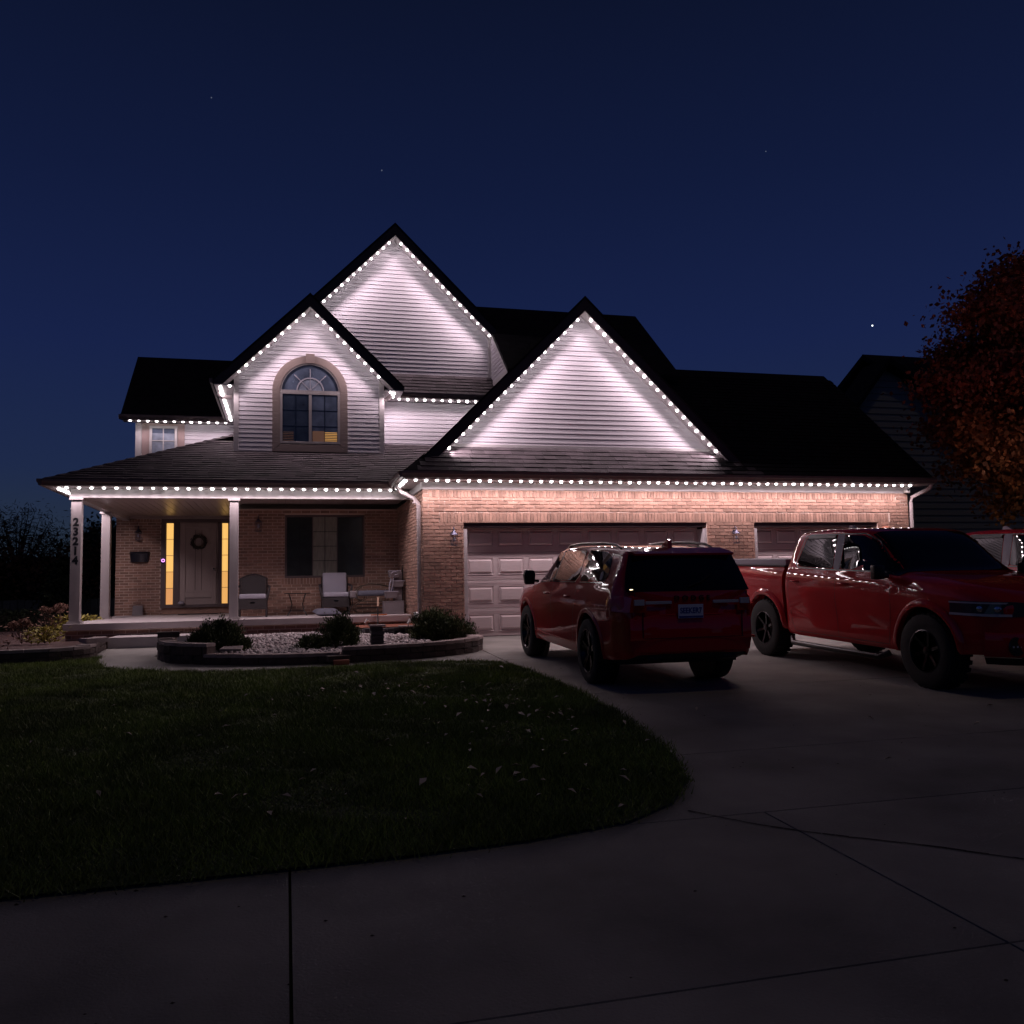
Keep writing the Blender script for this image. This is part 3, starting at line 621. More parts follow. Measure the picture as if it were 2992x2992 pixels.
for k_, (a, c) in enumerate(((-.08, .465), (.525, 1.07))):
    MB().box((a, 2.945, 4.10), (c, 2.952, 5.115)).build('pane', M['glass_blue'] if k_ else mat('sky_glass_dark', (.03, .04, .06), .2, coat=1, var=.4, vscale=3), Wn)  # left pane darker, its sky reflection painted into the colour too
    mu = MB().box(((a+c)/2-.007, 2.941, 4.10), ((a+c)/2+.007, 2.9445, 5.115))
    for z in (4.43, 4.77): mu.box((a, 2.9415, z-.006), (c, 2.944, z+.006))
    mu.build('muntin', M['glass'], Wn)
MB().box((.465, 2.936, 4.10), (.525, 2.953, 5.115)).build('mullion', M['post'], Wn)
for k_ in range(6):
    z = 4.115+k_*.035
    MB().box((.80, 2.9385, z), (1.055, 2.9405, z+.016)).build('blind_slat', M['warm_blind'], Wn)
    MB().box((-.07, 2.9385, z), (.15, 2.9405, z+.008)).build('blind_slat', M['dim_blind'], Wn)
MB().box((.54, 2.9425, 4.105), (.79, 2.9435, 4.33)).build('blind', M['dim_blind'], Wn)  # glowing strip paints the brownish reflection low in the pane

# ---- front door
y = 7.17
D = MB().box((-2.56, y-.05, .60), (-1.66, y+.05, 2.70)).build('front_door', M['door'], H)
b = MB()
for x in (-2.19, -2.04): b.box((x-.006, y-.056, 1.0), (x+.006, y-.05, 2.5))
b.build('groove', M['door_frame'], D)
b = MB()
for x0, x1, z0, z1 in ((-2.53, -2.42, .62, 2.68), (-1.80, -1.69, .62, 2.68), (-2.42, -1.80, 2.56, 2.68), (-2.42, -1.80, .82, .96), (-2.42, -1.80, .62, .66)): b.box((x0, y-.075, z0), (x1, y-.051, z1))
b.build('raised_frame', M['door'], D, bevel=.006)
MB().lathe([(.0, 0), (.012, 0), (.012, .04), (.028, .05), (.028, .075), (0, .085)], 12, 'y', (-1.74, y-.16, 1.53)).build('door_knob', M['chrome'], D, smooth=40)
b = MB(); b.box((-2.99, y-.08, .58), (-2.88, y+.1, 2.83)); b.box((-1.41, y-.08, .58), (-1.30, y+.1, 2.83)); b.box((-2.70, y-.08, .60), (-2.56, y+.1, 2.70)); b.box((-1.66, y-.08, .60), (-1.565, y+.1, 2.70)); b.box((-2.88, y-.08, 2.70), (-1.41, y+.1, 2.83)); b.box((-2.88, y-.09, .58), (-1.41, y+.1, .655))
b.build('door_surround', M['door_frame'], H, bevel=.005)
for x0, x1 in ((-2.872, -2.705), (-1.560, -1.415)):
    s_ = MB().box((x0, y-.03, .655), (x1, y-.0, 2.69)).build('sidelight', M['door_frame'], H)
    for i in range(5):
        z0 = .66+i*.404; MB().box((x0+.004, y-.036, z0+.006), (x1-.004, y-.031, z0+.398)).build('pane', M[('warm3' if x0 < -2 else 'warm2', 'warm2', 'warm', 'warm', 'warm')[i]], s_)
MB().box((-2.95, y-.02, .43), (-1.35, y+.1, .58)).build('threshold_bricks', M['brick'], H)
tag(MB().box((-2.5, 6.4, .422), (-1.6, 7.05, .436)).build('doormat', M['black'], bevel=.004), 'black doormat on the porch floor before the front door', 'doormat')

# ================================================================= LIGHT STRINGS
bulb_me = MB().lathe([(.0, -.024), (.022, -.020), (.031, -.002), (.028, .012), (.0, .018)], 8).mesh('bulb', smooth=60)
LP = 9.0
def lamp_data(name, pw):
    l = bpy.data.lights.new(name, 'SPOT'); l.energy = pw; l.spot_size = R_(177); l.spot_blend = .55; l.shadow_soft_size = .028; l.color = (1, .80, .86); return l
LD = lamp_data('bulb_light', 8.2)
LD2 = lamp_data('bulb_light', 11.0); LD2.spot_size = R_(126); LD2.spot_blend = 1
LD4 = lamp_data('bulb_light', 8.5); LD4.spot_size = R_(158); LD4.spot_blend = 1
LD5 = lamp_data('bulb_light', 5.8); LD5.spot_size = R_(126); LD5.spot_blend = 1
LD3 = lamp_data('bulb_light', 5.0); LD3.spot_size = R_(150); LD3.spot_blend = 1
nb = 0
def string(label, pts, nrm_, spacing=.198, n0=0, ld=None, group='permanent eave light strings'):
    global nb
    T = thing('light_string', label, 'string lights', pts[0], 0, group); o0 = V3(pts[0]); nrm_ = V3(nrm_)
    tr = MB()
    for a, c in zip(pts[:-1], pts[1:]):
        a, c = V3(a), V3(c); L = (c-a).length; u = (c-a).normalized(); k = max(1, int(round(L/spacing))); side = u.cross(nrm_).normalized()*.016
        tr.prism([tuple(p-o0) for p in (a-side+nrm_*-.022, a+side+nrm_*-.022, a+side+nrm_*-.012, a-side+nrm_*-.012)], tuple(c-a))
        for i in range(k):
            t_ = (i+.5)/k if len(pts) > 2 or True else 0
            p = a+(c-a)*t_+V3((random.uniform(-.004, .004),)*3); q = (nrm_).to_track_quat('-Z', 'Y').to_euler()
            link('bulb', bulb_me, M['bulb'], T, loc=p-o0, rot=q, scale=(random.uniform(.85, 1.1),)*3)
            lo_ = bpy.data.objects.new('bulb_light', LD5 if (ld is LD2 and i < 4) else (ld or LD)); COL.objects.link(lo_); lo_.parent = T; lo_.location = p-o0+nrm_*.042; lo_.rotation_euler = q; nb += 1
    tr.build('track', M['trim'], T)
    return T
dn = (0, 0, -1)
string('long row of lights under the garage eave above the brick', [(2.16, -.36, 2.885), (12.80, -.36, 2.885)], dn, .196)
string('short receding row of lights at the left return of the garage eave', [(2.09, -.32, 2.885), (2.09, 1.12, 2.885)], dn, .17, ld=LD3)
string('row of lights along the front porch eave', [(-3.99, 1.40, 2.898), (2.12, 1.40, 2.898)], dn, .212, ld=LD4)
string('foreshortened row of lights running back along the left porch eave', [(-4.04, 1.45, 2.896), (-4.04, 5.4, 2.896)], dn, .21)
string('row of lights under the left wing eave above the small window', [(-3.82, 6.88, 5.185), (-1.38, 6.88, 5.185)], dn, .196, ld=LD3)
string('receding row of lights under the left eave of the arched window gable', [(-1.33, 2.72, 5.185), (-1.33, 6.6, 5.185)], dn, .185, ld=LD3)
string('pair of lights on the left soffit return of the arched window gable', [(-1.25, 2.70, 5.187), (-1.02, 2.70, 5.187)], dn, .2)
string('few lights on the right soffit return of the arched window gable', [(2.10, 2.72, 5.187), (2.27, 2.78, 5.187), (2.29, 3.30, 5.187)], dn, .2)
string('row of lights under the small eave right of the arched window gable', [(2.36, 3.43, 5.187), (4.70, 3.43, 5.187)], dn, .196, ld=LD3)
def rake(label, ax, az, y, xe, k, s):
    d = V3((s, 0, -k)).normalized(); n = V3((-s*k, 0, -1)).normalized()
    string(label, [(ax+s*.07, y, az-.07*k), (xe, y, az-abs(xe-ax)*k)], n, .197, ld=LD2)
rake('left rake of lights on the gable over the garage', GX, 6.60-.27-.045, .0, 2.88, 1.0, -1)
rake('right rake of lights on the gable over the garage', GX, 6.60-.27-.045, .0, 8.50, .985, 1)
rake('left rake of lights on the arched window gable', BX, 7.24-.27-.045, 2.72, -1.03, .985, -1)
rake('right rake of lights on the arched window gable', BX, 7.24-.27-.045, 2.72, 2.00, .985, 1)
rake('left rake of lights on the tallest gable', HX, 9.40-.27-.045, 3.80, .75, 1.0, -1)
rake('right rake of lights on the tallest gable', HX, 9.40-.27-.045, 3.80, 4.72, 1.0, 1)

# ================================================================= FIXTURES
def lantern(label, loc, s=1, mat_=None):
    T = thing('wall_lantern', label, 'wall lantern', loc, 0, 'coach lanterns'); mt = mat_ or M['lantern']
    MB().lathe([(.0, 0), (.038, 0), (.03, .02), (0, .025)], 12, 'y', (0, -.025, .05)).build('wall_plate', mt, T, smooth=40)
    MB().tube([(0, -.02, .06), (0, -.04, .13), (0, -.08, .16), (0, -.115, .13), (0, -.115, .085)], .008, 6).build('arm', mt, T, smooth=60)
    MB().lathe([(.0, .1), (.018, .092), (.03, .06), (.075, .02), (.08, .01), (0, .01)], 12, 'z', (0, -.115, 0)).build('hood', mt, T, smooth=30)
    b = MB()
    for k in range(6):
        a = math.pi*k/3; r0, r1 = .066, .056; b.tube([(r0*math.cos(a), -.115+r0*math.sin(a), .01), (r1*math.cos(a), -.115+r1*math.sin(a), -.175)], .004, 5)
    b.lathe([(0, -.175), (.062, -.175), (.062, -.188), (0, -.192)], 12, 'z', (0, -.115, 0)); b.build('cage', mt, T)
    MB().lathe([(0, -.02), (.014, -.025), (.027, -.06), (.024, -.085), (.012, -.11), (0, -.115)], 10, 'z', (0, -.115, 0)).build('bulb', M['cushion'], T, smooth=60)
    return T
l0 = lantern('pewter wall lantern on the brick left of the double garage door', (3.0, 0, 1.90))
l1 = dup(l0, (8.75, 0, 1.90), None, 'pewter wall lantern on the brick pier between the garage doors')
l2 = dup(l0, (-3.52, 7.2, 2.44), None, 'pewter wall lantern above the black mailbox')
l3 = dup(l0, (-.58, 3.75, 2.42), None, 'dark wall lantern in shade left of the porch window')
b = MB(); n = 14; pr_ = []
T = thing('mailbox', 'black curved wall mailbox on the brick left of the front door', 'mailbox', (-3.49, 7.2, 1.85))
prof = lambda w, d: [(-w, 0), (-w*.85, -d*.55), (-w*.5, -d*.9), (0, -d), (w*.5, -d*.9), (w*.85, -d*.55), (w, 0)]
MB().add([(x, y, -.13) for x, y in prof(.21, .12)]+[(x, y, .08) for x, y in prof(.24, .15)], [tuple(range(7)), tuple(range(13, 6, -1))]+[(i, i+7, (i+1) % 7+7, (i+1) % 7) for i in range(7)]).build('box', M['mailbox'], T, smooth=30)
MB().add([(x, y, .082) for x, y in prof(.255, .165)]+[(x*.9, y*.75, .125) for x, y in prof(.255, .165)], [tuple(range(7)), tuple(range(13, 6, -1))]+[(i, i+7, (i+1) % 7+7, (i+1) % 7) for i in range(7)]).build('lid', M['mailbox'], T, smooth=30)
T = thing('doorbell', 'video doorbell with glowing purple ring beside the left sidelight', 'doorbell', (-2.935, 7.09, 1.75))
MB().box((-.025, -.02, -.09), (.025, 0, .05)).build('body', M['black'], T, bevel=.005)
MB().lathe([(.026, -.028), (.040, -.028), (.040, -.022), (.026, -.022)], 20, 'y', (0, 0, 0), closed=True).build('ring', M['purple'], T)
T = thing('wreath', 'dark round twig wreath hanging on the front door', 'wreath', (-2.11, 7.08, 2.20))
b = MB()
for k in range(200):
    a = random.uniform(0, 6.283); r = random.gauss(.155, .018); c = V3((r*math.cos(a), random.uniform(-.05, .01), r*math.sin(a))); d_ = V3((math.sin(a)+random.uniform(-.6, .6), random.uniform(-.4, .4), -math.cos(a)+random.uniform(-.6, .6))).normalized()*.05
    w_ = V3((random.uniform(-1, 1), random.uniform(-1, 1), random.uniform(-1, 1))).normalized()*.012; b.add([c-d_, c+w_, c+d_, c-w_], [(0, 1, 2, 3)])
b.build('foliage', M['wicker'], T, fix=False)
MB().lathe([(.135+.028*math.cos(t), .022*math.sin(t)) for t in [6.283*i/8 for i in range(8)]], 28, 'y', (0, -.02, 0), closed=True).build('ring', M['twig'], T, smooth=60)
T = thing('security_camera', 'small white security camera at the right end of the garage frieze', 'camera', (12.84, -.03, 2.82))
MB().box((-.05, -.10, -.06), (.05, 0, .08)).build('housing', M['white'], T, bevel=.015)
MB().lathe([(0, -.108), (.022, -.108), (.022, -.100), (0, -.1)], 12, 'y').build('lens', M['black'], T)
T = thing('hose_hanger', 'rusty red hose box with black hooks on the brick right of the garage', 'hose hanger', (12.36, -.02, 1.93))
MB().lathe([(0, -.12), (.10, -.11), (.13, -.05), (.13, .0), (0, .0)], 14, 'y', (-.06, 0, .0)).build('reel', M['rust'], T, smooth=30)
b = MB()
for x in (.14, .24): b.tube([(x, 0, .09), (x, -.06, .07), (x, -.10, .0), (x+.02, -.13, .05)], .009, 6)
b.box((.10, -.012, -.05), (.30, .0, .0)); b.build('hooks', M['iron'], T)
tag(MB().prism([(-3.60, 6.86, .42), (-3.36, 6.90, .42), (-3.38, 7.02, .66), (-3.60, 6.99, .66)], (0, .12, 0)).build('porch_speaker', M['resin'], bevel=.01), 'small brown box leaning on the brick below the mailbox', 'box')
tag(MB().lathe([(0, 0), (.06, .0), (.085, .03), (.06, .07), (0, .085)], 12, 'z', (-2.50, 7.06, .66)).build('sill_ornament', M['cushion'], smooth=50), 'small pale ornament on the door sill beside the left sidelight', 'ornament')

# ================================================================= PORCH FURNITURE
FZ = .42
def wicker_chair(label, loc, back_cushion):
    T = thing('patio_chair', label, 'patio chair', loc, 0, 'patio chairs on the porch'); W_ = .27
    for sx in (-1, 1):
        for sy in (-1, 1): MB().tube([(sx*W_, sy*.26, 0), (sx*W_, sy*.26, .34)], .018, 8).build('leg', M['wicker'], T, smooth=60)
    MB().box((-W_, -.28, .16), (W_, .28, .36)).build('seat_box', M['wicker'], T, bevel=.01)
    MB().box((-.045, -.288, .285), (.045, -.281, .31)).build('handle', M['chrome'], T)
    MB().box((-.265, -.29, .37), (.265, .24, .475)).build('seat_cushion', M['cushion'], T, bevel=.035, smooth=60)
    n = 10; out = [(-.25, .30), (-.25, .80)]+[(-.25+.5*i/n, .80+.065*math.sin(math.pi*i/n)**1.3) for i in range(1, n)]+[(.25, .80), (.25, .30)]
    MB().prism([(x, .25+(z-.3)*.16, z) for x, z in out], (0, .045, 0)).build('backrest', M['wicker'], T, bevel=0)
    b = MB(); b.tube([(-.27, .27, .3), (-.27, .35, .80)]+[(-.27+.54*i/n, .35, .80+.085*math.sin(math.pi*i/n)**1.2) for i in range(1, n)]+[(.27, .35, .80), (.27, .27, .3)], .018, 6); b.build('back_frame', M['wicker'], T, smooth=60)
    for sx in (-1, 1): MB().tube([(sx*.29, .30, .64), (sx*.33, .1, .62), (sx*.33, -.22, .60), (sx*.32, -.27, .52), (sx*.28, -.27, .34)], .024, 8).build('armrest', M['wicker'], T, smooth=60)
    if back_cushion: MB().box((-.255, .10, .47), (.255, .22, .93)).build('back_cushion', M['cushion'], T, bevel=.035, smooth=60, rot=(R_(-7), 0, 0), loc=(0, .06, -.01))
    return T
wicker_chair('dark wicker chair with only a grey seat cushion right of the porch post', (-.66, 2.95, FZ), False)
wicker_chair('dark wicker chair with tall pale grey back cushion under the porch window', (1.02, 3.15, FZ), True)
T = thing('side_table', 'small black iron side table between the wicker chairs', 'side table', (.23, 3.2, FZ))
MB().lathe([(0, .475), (.27, .475), (.28, .465), (.27, .455), (0, .455)], 20).build('table_top', M['iron'], T, smooth=30)
for sx in (-1, 1):
    for sy in (-1, 1): MB().tube([(sx*.17, sy*.15, .455), (sx*.14, sy*.12, .36), (sx*.11, sy*.10, .24), (sx*.14, sy*.13, .10), (sx*.20, sy*.18, 0)], .012, 6).build('leg', M['iron'], T, smooth=60)
MB().tube([(-.13, -.12, .1), (.13, .12, .1)], .008, 5).tube([(-.13, .12, .1), (.13, -.12, .1)], .008, 5).build('stretcher', M['iron'], T)
# floor pillow
n = 14; vs = []; fs = []
for i in range(n+1):
    for j in range(n+1):
        u, v = 2*i/n-1, 2*j/n-1; t_ = (1-u**4)*(1-v**4); vs.append((u*.26*(1-.08*(1-abs(v))), v*.24*(1-.08*(1-abs(u))), .075*t_**.6))
top = len(vs); vs += [(x, y, -z*.85) for x, y, z in vs]
for i in range(n):
    for j in range(n):
        a = i*(n+1)+j; fs += [(a, a+n+1, a+n+2, a+1), (top+a, top+a+1, top+a+n+2, top+a+n+1)]
tag(MB().add(vs, fs).build('floor_pillow', M['dark_cushion'], smooth=80, loc=(.80, 2.25, FZ+.075), rot=(R_(6), 0, .15)), 'flat grey pillow lying on the porch floor by the cushioned chair', 'pillow')
# reclining bench / lounge with dark cushions
T = thing('lounge_chair', 'black iron lounge chair with dark blue grey cushion and curled arms beside the stone fountain', 'lounge chair', (1.80, 3.0, FZ))
MB().box((-.34, -.27, .38), (.34, .27, .50)).build('seat_cushion', M['dark_cushion'], T, bevel=.045, smooth=60)
MB().box((-.50, -.25, .34), (-.33, .25, .50)).build('end_cushion', M['resin'], T, bevel=.03, smooth=60)
MB().box((.24, -.22, .40), (.34, .26, .95)).build('back_cushion', M['dark_cushion'], T, bevel=.03, smooth=60, rot=(0, R_(14), 0), loc=(.03, 0, .02))
for sy in (-1, 1):
    q = sy*.28
    MB().tube([(-.36, q, .50), (-.24, q, .60), (-.05, q, .64), (.15, q, .62), (.35, q, .57)], .011, 6).build('armrest', M['twig'], T, smooth=60)
    MB().tube([(-.46, q, .36), (-.45, q, .2), (-.52, q, .08), (-.60, q, .0)], .014, 6).build('leg', M['iron'], T, smooth=60)
    MB().tube([(.3, q, .36), (.28, q, .2), (.30, q, .0)], .014, 6).build('leg', M['iron'], T, smooth=60)
    MB().tube([(-.38, q, .46), (-.34, q, .33), (-.25, q, .28), (-.16, q, .32), (-.15, q, .38)], .010, 6).tube([(.30, q, .26), (-.28, q, .27), (-.38, q, .2), (-.40, q, .10), (-.33, q, .03), (-.2, q, .02), (.3, q, .03)], .011, 6).build('scroll_frame', M['twig'], T, smooth=60)
for z in (.20, .12): MB().box((-.36, -.25, z), (.32, .25, z+.012)).build('shelf', M['iron'], T)
# tiered fountain
T = thing('fountain', 'grey tiered tabletop fountain of stacked square basins in the porch corner', 'fountain', (2.17, 2.45, FZ))
MB().box((-.21, -.16, 0), (.21, .16, .25)).build('base', M['resin'], T, bevel=.012)
MB().box((-.215, -.165, .25), (.215, .165, .268)).build('base_rim', M['resin'], T, bevel=.004)
MB().box((.02, .02, .26), (.19, .17, .88)).build('column', M['resin'], T, bevel=.01)
def basin(w, d, h, loc):
    b = MB(); t_ = .018
    P = lambda s, z: [(-w*s, -d*s, z), (w*s, -d*s, z), (w*s, d*s, z), (-w*s, d*s, z)]
    b.add(P(.8, 0)+P(1, h)+P(.86, h)+P(.7, t_), [(3, 2, 1, 0)]+[(r*4+i, r*4+(i+1) % 4, r*4+4+(i+1) % 4, r*4+4+i) for r in (0, 1, 2) for i in range(4)]+[(12, 13, 14, 15)])
    o = b.build('basin', M['resin'], T, bevel=.004, loc=loc); MB().box((-w-.01, -d-.01, h-.002), (w+.01, -d+.012, h+.014)).build('lip', M['cushion'], o)
basin(.13, .12, .13, (-.06, -.06, .33)); basin(.13, .11, .12, (.09, .02, .56)); basin(.12, .11, .13, (.02, .02, .76))
MB().tube([(-.10, -.14, .46), (-.085, -.13, .62), (-.05, -.12, .74)], .014, 6).tube([(-.06, -.12, .46), (-.02, -.11, .6), (.0, -.1, .74)], .010, 6).build('spout_tube', M['cushion'], T, smooth=60)
MB().tube([(-.06, -.11, .83), (-.02, -.11, .87), (.06, -.11, .87), (.08, -.11, .82), (.02, -.11, .81)], .010, 6).build('spout', M['cushion'], T, smooth=60)
tag(MB().tube([(2.40, 2.75, FZ), (2.40, 2.70, 1.45)], [.022, .012], 8).build('umbrella_pole', M['iron'], smooth=60), 'slim dark pole standing behind the fountain against the brick return wall', 'pole')
T = thing('garden_tool', 'long handled tool leaning on the porch edge behind the stone lamp post', 'garden tool', (1.62, .2, .05))
MB().tube([(0, 0, 0), (.10, .95, .55)], .013, 8).build('handle', M['iron'], T, smooth=60); MB().tube([(.10, .95, .55), (.135, 1.24, .72)], .020, 8).build('grip', M['wood'], T, smooth=60)
tag(MB().tube([(1.62, 1.55, .435), (1.86, 1.50, .437), (1.94, 1.62, .437)], .014, 6).build('orange_cord', M['orange'], smooth=60), 'short orange cord lying at the porch edge before the fountain', 'cord')

# ================================================================= PLANTING BEDS
def ringwall(T, pts, h0, h1, bl, th=.20, blk=M['block'], cap=M['cap'], courses=2, capt=.05):
    # walk along the polyline laying blocks
    P = [V3((x, y, 0)) for x, y in pts]; seg = []; 
    L = [0]
    for a, c in zip(P[:-1], P[1:]): L.append(L[-1]+(c-a).length)
    def at(s):
        for i in range(len(L)-1):
            if s <= L[i+1]+1e-6: t_ = (s-L[i])/(L[i+1]-L[i]); return P[i].lerp(P[i+1], t_)
        return P[-1].copy()
    H_ = (h1-h0-capt)/courses
    for c_ in range(courses+1):
        s = -(bl/2 if c_ % 2 else 0)
        while s < L[-1]-.04:
            a, e_ = at(max(0, s)+.003), at(min(L[-1], s+bl)-.003); s += bl
            u = (e_-a)
            if u.length < .04: continue
            u2 = u.normalized(); nv = V3((u2.y, -u2.x, 0)); j = random.uniform(-.006, .006)
            iscap = c_ == courses; o_ = .012 if iscap else 0
            z0 = h0+H_*c_+(0 if iscap else .002); z1 = z0+(capt if iscap else H_-.004)
            Q = [a+nv*(o_+j), e_+nv*(o_+j), e_-nv*th, a-nv*th]; mid = (a+e_)/2; gg = g(mid.y)
            if iscap: vs_ = [(p.x, p.y, z0+gg) for p in Q]; d_ = (0, 0, z1-z0)
            else: Q = [a+nv*j, mid+nv*(.022+j), e_+nv*j, e_-nv*th, a-nv*th]; vs_ = [(p.x, p.y, z0+gg) for p in Q]; d_ = (0, 0, z1-z0)
            MB().prism(vs_, d_).build('cap_stone' if iscap else 'block', cap if iscap else blk, T, bevel=.007)
T = thing('planter_wall', 'low curved retaining wall of dark blocks around the white stone bed', 'retaining wall')
ringwall(T, [(-1.93, -.55), (-1.93, -1.3), (-1.80, -1.95), (-1.5, -2.3), (-1.1, -2.55)], 0, .30, .30)
ringwall(T, [(-1.15, -2.55), (-.5, -2.85), (.15, -3.0), (.75, -2.97)], 0, .155, .42, courses=1)
ringwall(T, [(.80, -2.98), (1.3, -2.95), (1.9, -2.86), (2.5, -2.62), (2.95, -2.25), (3.12, -1.85)], 0, .23, .40)
ringwall(T, [(3.12, -1.85), (3.14, -1.2), (3.14, -.2)], 0, .2, .4, courses=1)
for x, y, z, a in ((-1.75, -1.5, .32, .1), (-1.55, -2.0, .16, .4), (.72, -3.06, .03, .2)):
    MB().box((-.16, -.09, 0), (.16, .09, .09)).build('block', M['block'], T, bevel=.008, loc=(x, y, z+g(y)), rot=(0, 0, a))
MB().box((-.11, -.06, 0), (.11, .06, .07)).build('loose_block', M['rust'], T, bevel=.006, loc=(.76, -3.18, g(-3.2)+.0), rot=(0, 0, .05))
MB().prism([(-.93, -2.66, .20+g(-2.7)), (-.62, -2.80, .20+g(-2.7)), (-.60, -2.62, .24+g(-2.7)), (-.88, -2.5, .23+g(-2.7))], (0, 0, .03)).build('flat_stone', M['cap'], T, bevel=.006)
T2 = thing('bed_wall', 'low block wall around the flower bed at the left end of the porch', 'retaining wall')
ringwall(T2, [(-9, -1.9), (-6.5, -1.78), (-5, -1.68), (-4.02, -1.66), (-3.35, -1.6), (-2.98, -1.42), (-2.86, -1.05), (-2.95, -.6), (-3.0, -.1), (-3.02, .6)], 0, .22, .33)
MB().box((-.17, -.14, 0), (.17, .14, .07)).build('cap_stone', M['cap'], T2, bevel=.01, loc=(-2.96, -.75, .19), rot=(0, 0, .6))
def sheet(name, P, z, m_, kind='structure', lift=None):
    me = bpy.data.meshes.new(name); bm = bmesh.new(); bm.faces.new([bm.verts.new((x, y, z+g(y))) for x, y in P]); bmesh.ops.triangulate(bm, faces=bm.faces[:]); bmesh.ops.recalc_face_normals(bm, faces=bm.faces); bm.to_mesh(me); bm.free()
    return tag(link(name, me, m_), kind=kind)
BED = [(-1.85, -.5), (-1.8, -1.8), (-1.4, -2.2), (-1.05, -2.42), (-.4, -2.7), (.2, -2.85), (.85, -2.82), (1.9, -2.72), (2.6, -2.4), (3.05, -1.75), (3.05, -.1), (2.5, 0), (2.44, 1.55), (-1.5, 1.55), (-1.55, .6)]
sheet('mulch_bed', BED, .085, M['mulch'])
sheet('flower_bed', [(-9, -1.75), (-4.0, -1.5), (-3.1, -1.3), (-3.1, .5), (-3.05, 1.54), (-4.0, 1.54), (-4.0, 7.0), (-9, 7.0)], .12, M['mulch'])
# white river stones
ico = bmesh.new(); bmesh.ops.create_icosphere(ico, subdivisions=1, radius=1); IV = np.array([v.co[:] for v in ico.verts]); IF = np.array([[v.index for v in f.verts] for f in ico.faces]); ico.free()
N = 5200; X = rng.uniform(-1.3, 2.6, N); Y = rng.uniform(-2.75, 1.3, N); k = inpoly(X, Y, [(-1.1, -2.3), (-.4, -2.62), (.2, -2.78), (.9, -2.74), (1.9, -2.62), (2.4, -2.3), (2.3, -1.3), (2.15, -.2), (1.3, -.1), (.9, .5), (-.2, 1.1), (-1.2, .9), (-1.3, -.6)]); X, Y = X[k], Y[k]; N = len(X)
sc = rng.uniform(.018, .042, (N, 1))*rng.uniform(.6, 1.3, (N, 3)); sc[:, 2] *= .7; an = rng.uniform(0, 6.28, N); ca, sa = np.cos(an), np.sin(an)
V = IV[None]*sc[:, None]+rng.normal(0, .0035, (N, len(IV), 3)); V = np.stack([V[..., 0]*ca[:, None]-V[..., 1]*sa[:, None], V[..., 0]*sa[:, None]+V[..., 1]*ca[:, None], V[..., 2]], -1)
V += np.stack([X, Y, .105+.038*np.clip(Y, -20, 0)+rng.uniform(0, .03, N)+.06*np.exp(-((X-.3)**2+(Y+.3)**2)/1.2)], 1)[:, None]
F = (IF[None]+np.arange(N)[:, None, None]*len(IV)).reshape(-1, 3)
tag(big('white_stones', V.reshape(-1, 3), F, M['stone']), kind='stuff')
# dry stone edging in front of the porch corner
T = thing('stone_edging', 'dark stacked fieldstone edging below the right end of the porch', 'stone edging')
for i in range(26):
    x = 1.2+1.25*(i % 13)/12; y = .02+.25*math.sin((x-1.2)*2)-.1; z = .10+.075*(i//13)
    w = random.uniform(.08, .14); vs_ = [(w*math.cos(a)*random.uniform(.8, 1.1), .09*math.sin(a)*random.uniform(.8, 1.1), 0) for a in [6.283*k_/7 for k_ in range(7)]]
    MB().prism(vs_, (0, 0, random.uniform(.05, .075))).build('fieldstone', M['slate'], T, bevel=.008, loc=(x, y, z), rot=(0, 0, random.uniform(-.2, .2)))
MB().box((2.0, -.05, .245), (2.42, .25, .27)).build('flat_stone', M['cap'], T, bevel=.008)
MB().prism([(1.3, .2, .24), (2.4, .2, .24), (2.42, 1.5, .24), (1.3, 1.5, .24)], (0, 0, .01)).build('gravel_shelf', M['rust'], T)
for nm, x, y, s, lb in (('spotlight', 1.47, .9, 1, 'small white garden spotlight below the porch edge'), ('spotlight', 2.18, .15, .9, 'small white garden spotlight on the fieldstone edging')):
    T = thing(nm, lb, 'spotlight', (x, y, .24), .4, 'garden spotlights'); MB().tube([(0, 0, 0), (0, 0, .07)], .008, 6).build('stake', M['white'], T); MB().tube([(-.03, 0, .06), (.03, -.02, .13)], [.018, .032], 8).build('head', M['white'], T, smooth=40)
T = thing('outdoor_outlet', 'white capped pipe standing by the brick corner beside the downspout', 'pipe cap', (2.28, -.10, .20)); MB().tube([(0, 0, 0), (0, 0, .20)], .028, 8).build('pipe', M['rust'], T, smooth=40); MB().tube([(0, 0, .20), (0, 0, .30), (.0, 0, .315)], [.045, .045, .03], 10).build('cap', M['white'], T, smooth=40)
# stone lamp post
T = thing('stone_pillar', 'short dark stacked stone pillar with a flat cap in the white stones', 'pillar', (1.39, -2.0, g(-2)+.05))
for i in range(6):
    MB().box((-.095+random.uniform(-.012, .012), -.095+random.uniform(-.01, .01), .063*i), (.095+random.uniform(-.012, .012), .095, .063*(i+1)-.004)).build('stone_course', M['slate'], T, bevel=.009)
MB().box((-.125, -.12, .378), (.125, .12, .408)).build('cap_stone', M['cap'], T, bevel=.006)

